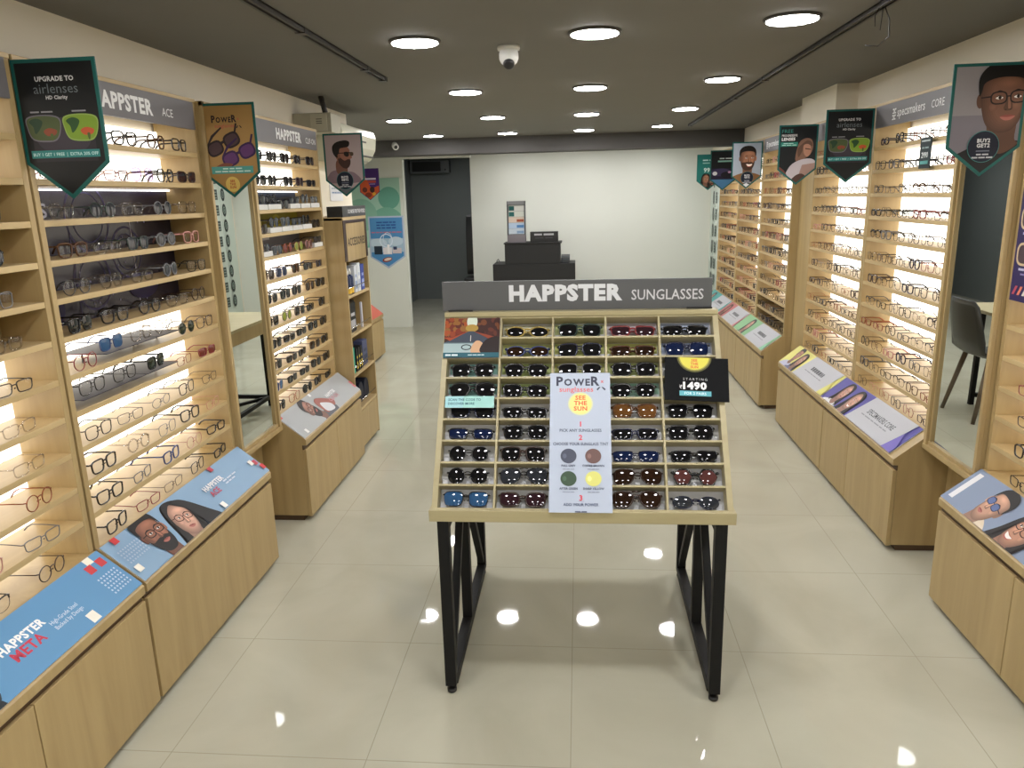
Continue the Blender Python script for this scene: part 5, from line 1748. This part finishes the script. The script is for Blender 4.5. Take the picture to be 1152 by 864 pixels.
for (a, b), sd in (((5.612, 6.478), 71), ((6.527, 7.408), 73), ((7.457, 8.378), 79)):
    fill('far', 1, a, b, [5, 6, 6, 6, 6, 7, 6, 6, 6, 6, 7, 6], True, '', '', sd, stuff=True, xf=XF2, margin=.02)
STUFF.v = STUFF.v
so = STUFF.build('eyeglasses_rows', STUFF_M)
tag(so, 'rows of small eyeglasses filling the three farthest bays along the right wall', 'eyeglasses', 'frames in the farthest bays')
so['kind'] = 'stuff'

# grey acrylic trays on two lit shelves of the couple poster bay
for (ri, y0, y1), lab in zip(TRAYS, ('grey acrylic tray beside the red round eyeglasses, seventh shelf over the blue couple poster', 'shorter grey acrylic tray behind the blue-lensed pair, seventh shelf over the blue couple poster',
                                     'longer grey acrylic tray, eighth shelf down over the blue couple poster', 'grey acrylic tray under green lenses, eighth shelf down over the blue couple poster')):
    z = TOPS[ri]
    MBt = MB().box(-1.672, -1.508, y0, y1, z + .029, z + .0315)
    for lx in (-1.668, -1.60):
        for ly in (y0 + .006, y1 - .010):
            MBt.box(lx, lx + .004, ly, ly + .004, z + .0004, z + .029)
    tag(MBt.build('acrylic_tray', M_ACRYL), lab, 'tray', 'acrylic trays on the lit shelves')
# white display blocks under the upper sunglasses
M_BLOCK = pmat('white_block', (.62, .62, .60), .5)
rg = random.Random(8)
for ri, ya, yb, lh in BLOCKS:
    z = TOPS[ri]
    b = MB().box(-1.575, -1.5225, ya + .004, yb - .004, z + .0005, z + lh - .0006).build('display_block', M_BLOCK, None, .002)
    tag(b, 'white display block on the %s shelf down over pale grey poster, %s' % (ORD[ri], ORD[[q for q in BLOCKS if q[0] == ri].index((ri, ya, yb, lh))] + ' from the mirror'), 'display block', 'white display blocks')
# table sunglasses
TABLE = {
    0: [(1, V_, 'bold', 'yellow', 'dark'), (2, S_, 'bold', 'green', 'dark'), (3, R_, 'bold', 'red', 'plum'), (4, R_, 'bold', 'black', 'dark')],
    1: [(1, V_, 'bold', 'blue', 'brown'), (2, S_, 'bold', 'navy', 'dark'), (3, R_, 'bold', 'tortoiseshell', 'brown'), (4, S_, 'bold', 'navy', 'blue')],
    2: [(0, S_, 'bold', 'black', 'dark'), (1, B_, 'bold', 'black', 'dark'), (2, S_, 'mid', 'grey', 'dark'), (3, S_, 'bold', 'black', 'dark')],
    3: [(0, A_, 'bold', 'black', 'dark'), (1, C_, 'bold', 'black', 'dark'), (3, B_, 'bold', 'black', 'dark')],
    4: [(0, S_, 'bold', 'navy', 'dark'), (1, R_, 'bold', 'black', 'dark'), (3, S_, 'bold', 'tortoiseshell', 'amber'), (4, S_, 'mid', 'black', 'dark')],
    5: [(0, R_, 'bold', 'black', 'blue'), (1, S_, 'bold', 'black', 'dark'), (3, R_, 'bold', 'navy', 'dark'), (4, S_, 'bold', 'black', 'dark')],
    6: [(0, O_, 'mid', 'gunmetal', 'dark'), (1, S_, 'bold', 'dark brown', 'dark'), (3, R_, 'mid', 'navy', 'blue'), (4, R_, 'bold', 'black', 'dark')],
    7: [(0, O_, 'mid', 'black', 'dark'), (1, A_, 'mid', 'black', 'smoke'), (3, A_, 'mid', 'dark brown', 'brown'), (4, H_, 'bold', 'black', 'pink')],
    8: [(0, S_, 'mid', 'black', 'sky'), (1, C_, 'bold', 'dark brown', 'plum'), (3, A_, 'bold', 'dark brown', 'brown'), (4, V_, 'mid', 'navy', 'smoke')],
}
COLNAME = ['leftmost', 'second', 'middle', 'fourth', 'rightmost']
rg = random.Random(5)
M_RISER = pmat('white_riser', (.62, .63, .66), .4)
for r, lst in TABLE.items():
    for c, sh, wt, fr, ln in lst:
        u = -TW + .018 + (c + .5) * COLW + rg.uniform(-.003, .003)
        v = TL - RAILT - (r + 1) * ROWH + .0066
        R = Matrix((TU, -TN, TV)).transposed().to_4x4()
        pos = TO + TU * u + TV * v + TN * -.016
        M = Matrix.Translation(pos) @ R @ Matrix.Rotation(rg.uniform(-.02, .02), 4, 'Y')
        lab = '%s%s %s sunglasses, %s row down, %s column of the display table' % (fr, LTXT[ln], sh, ORD[r], COLNAME[c])
        eyewear('sunglasses', M, sh, wt, fr, ln, lab, 'sunglasses', 'sunglasses in the display table', True, True, 1.15)
        mb = MB()
        for q in (-1, 1):
            tbox(mb, u + q * .074 - .011, u + q * .074 + .010, v - .0030, v + .022, -CELL_D + .0012, -.0418)
        tbox(mb, u - .008, u + .008, v - .0030, v + .016, -CELL_D + .0012, -.0418)
        mb.build('riser', M_RISER, table, .002)
print('pairs', NPAIRS[0], 'objects', len(bpy.data.objects))
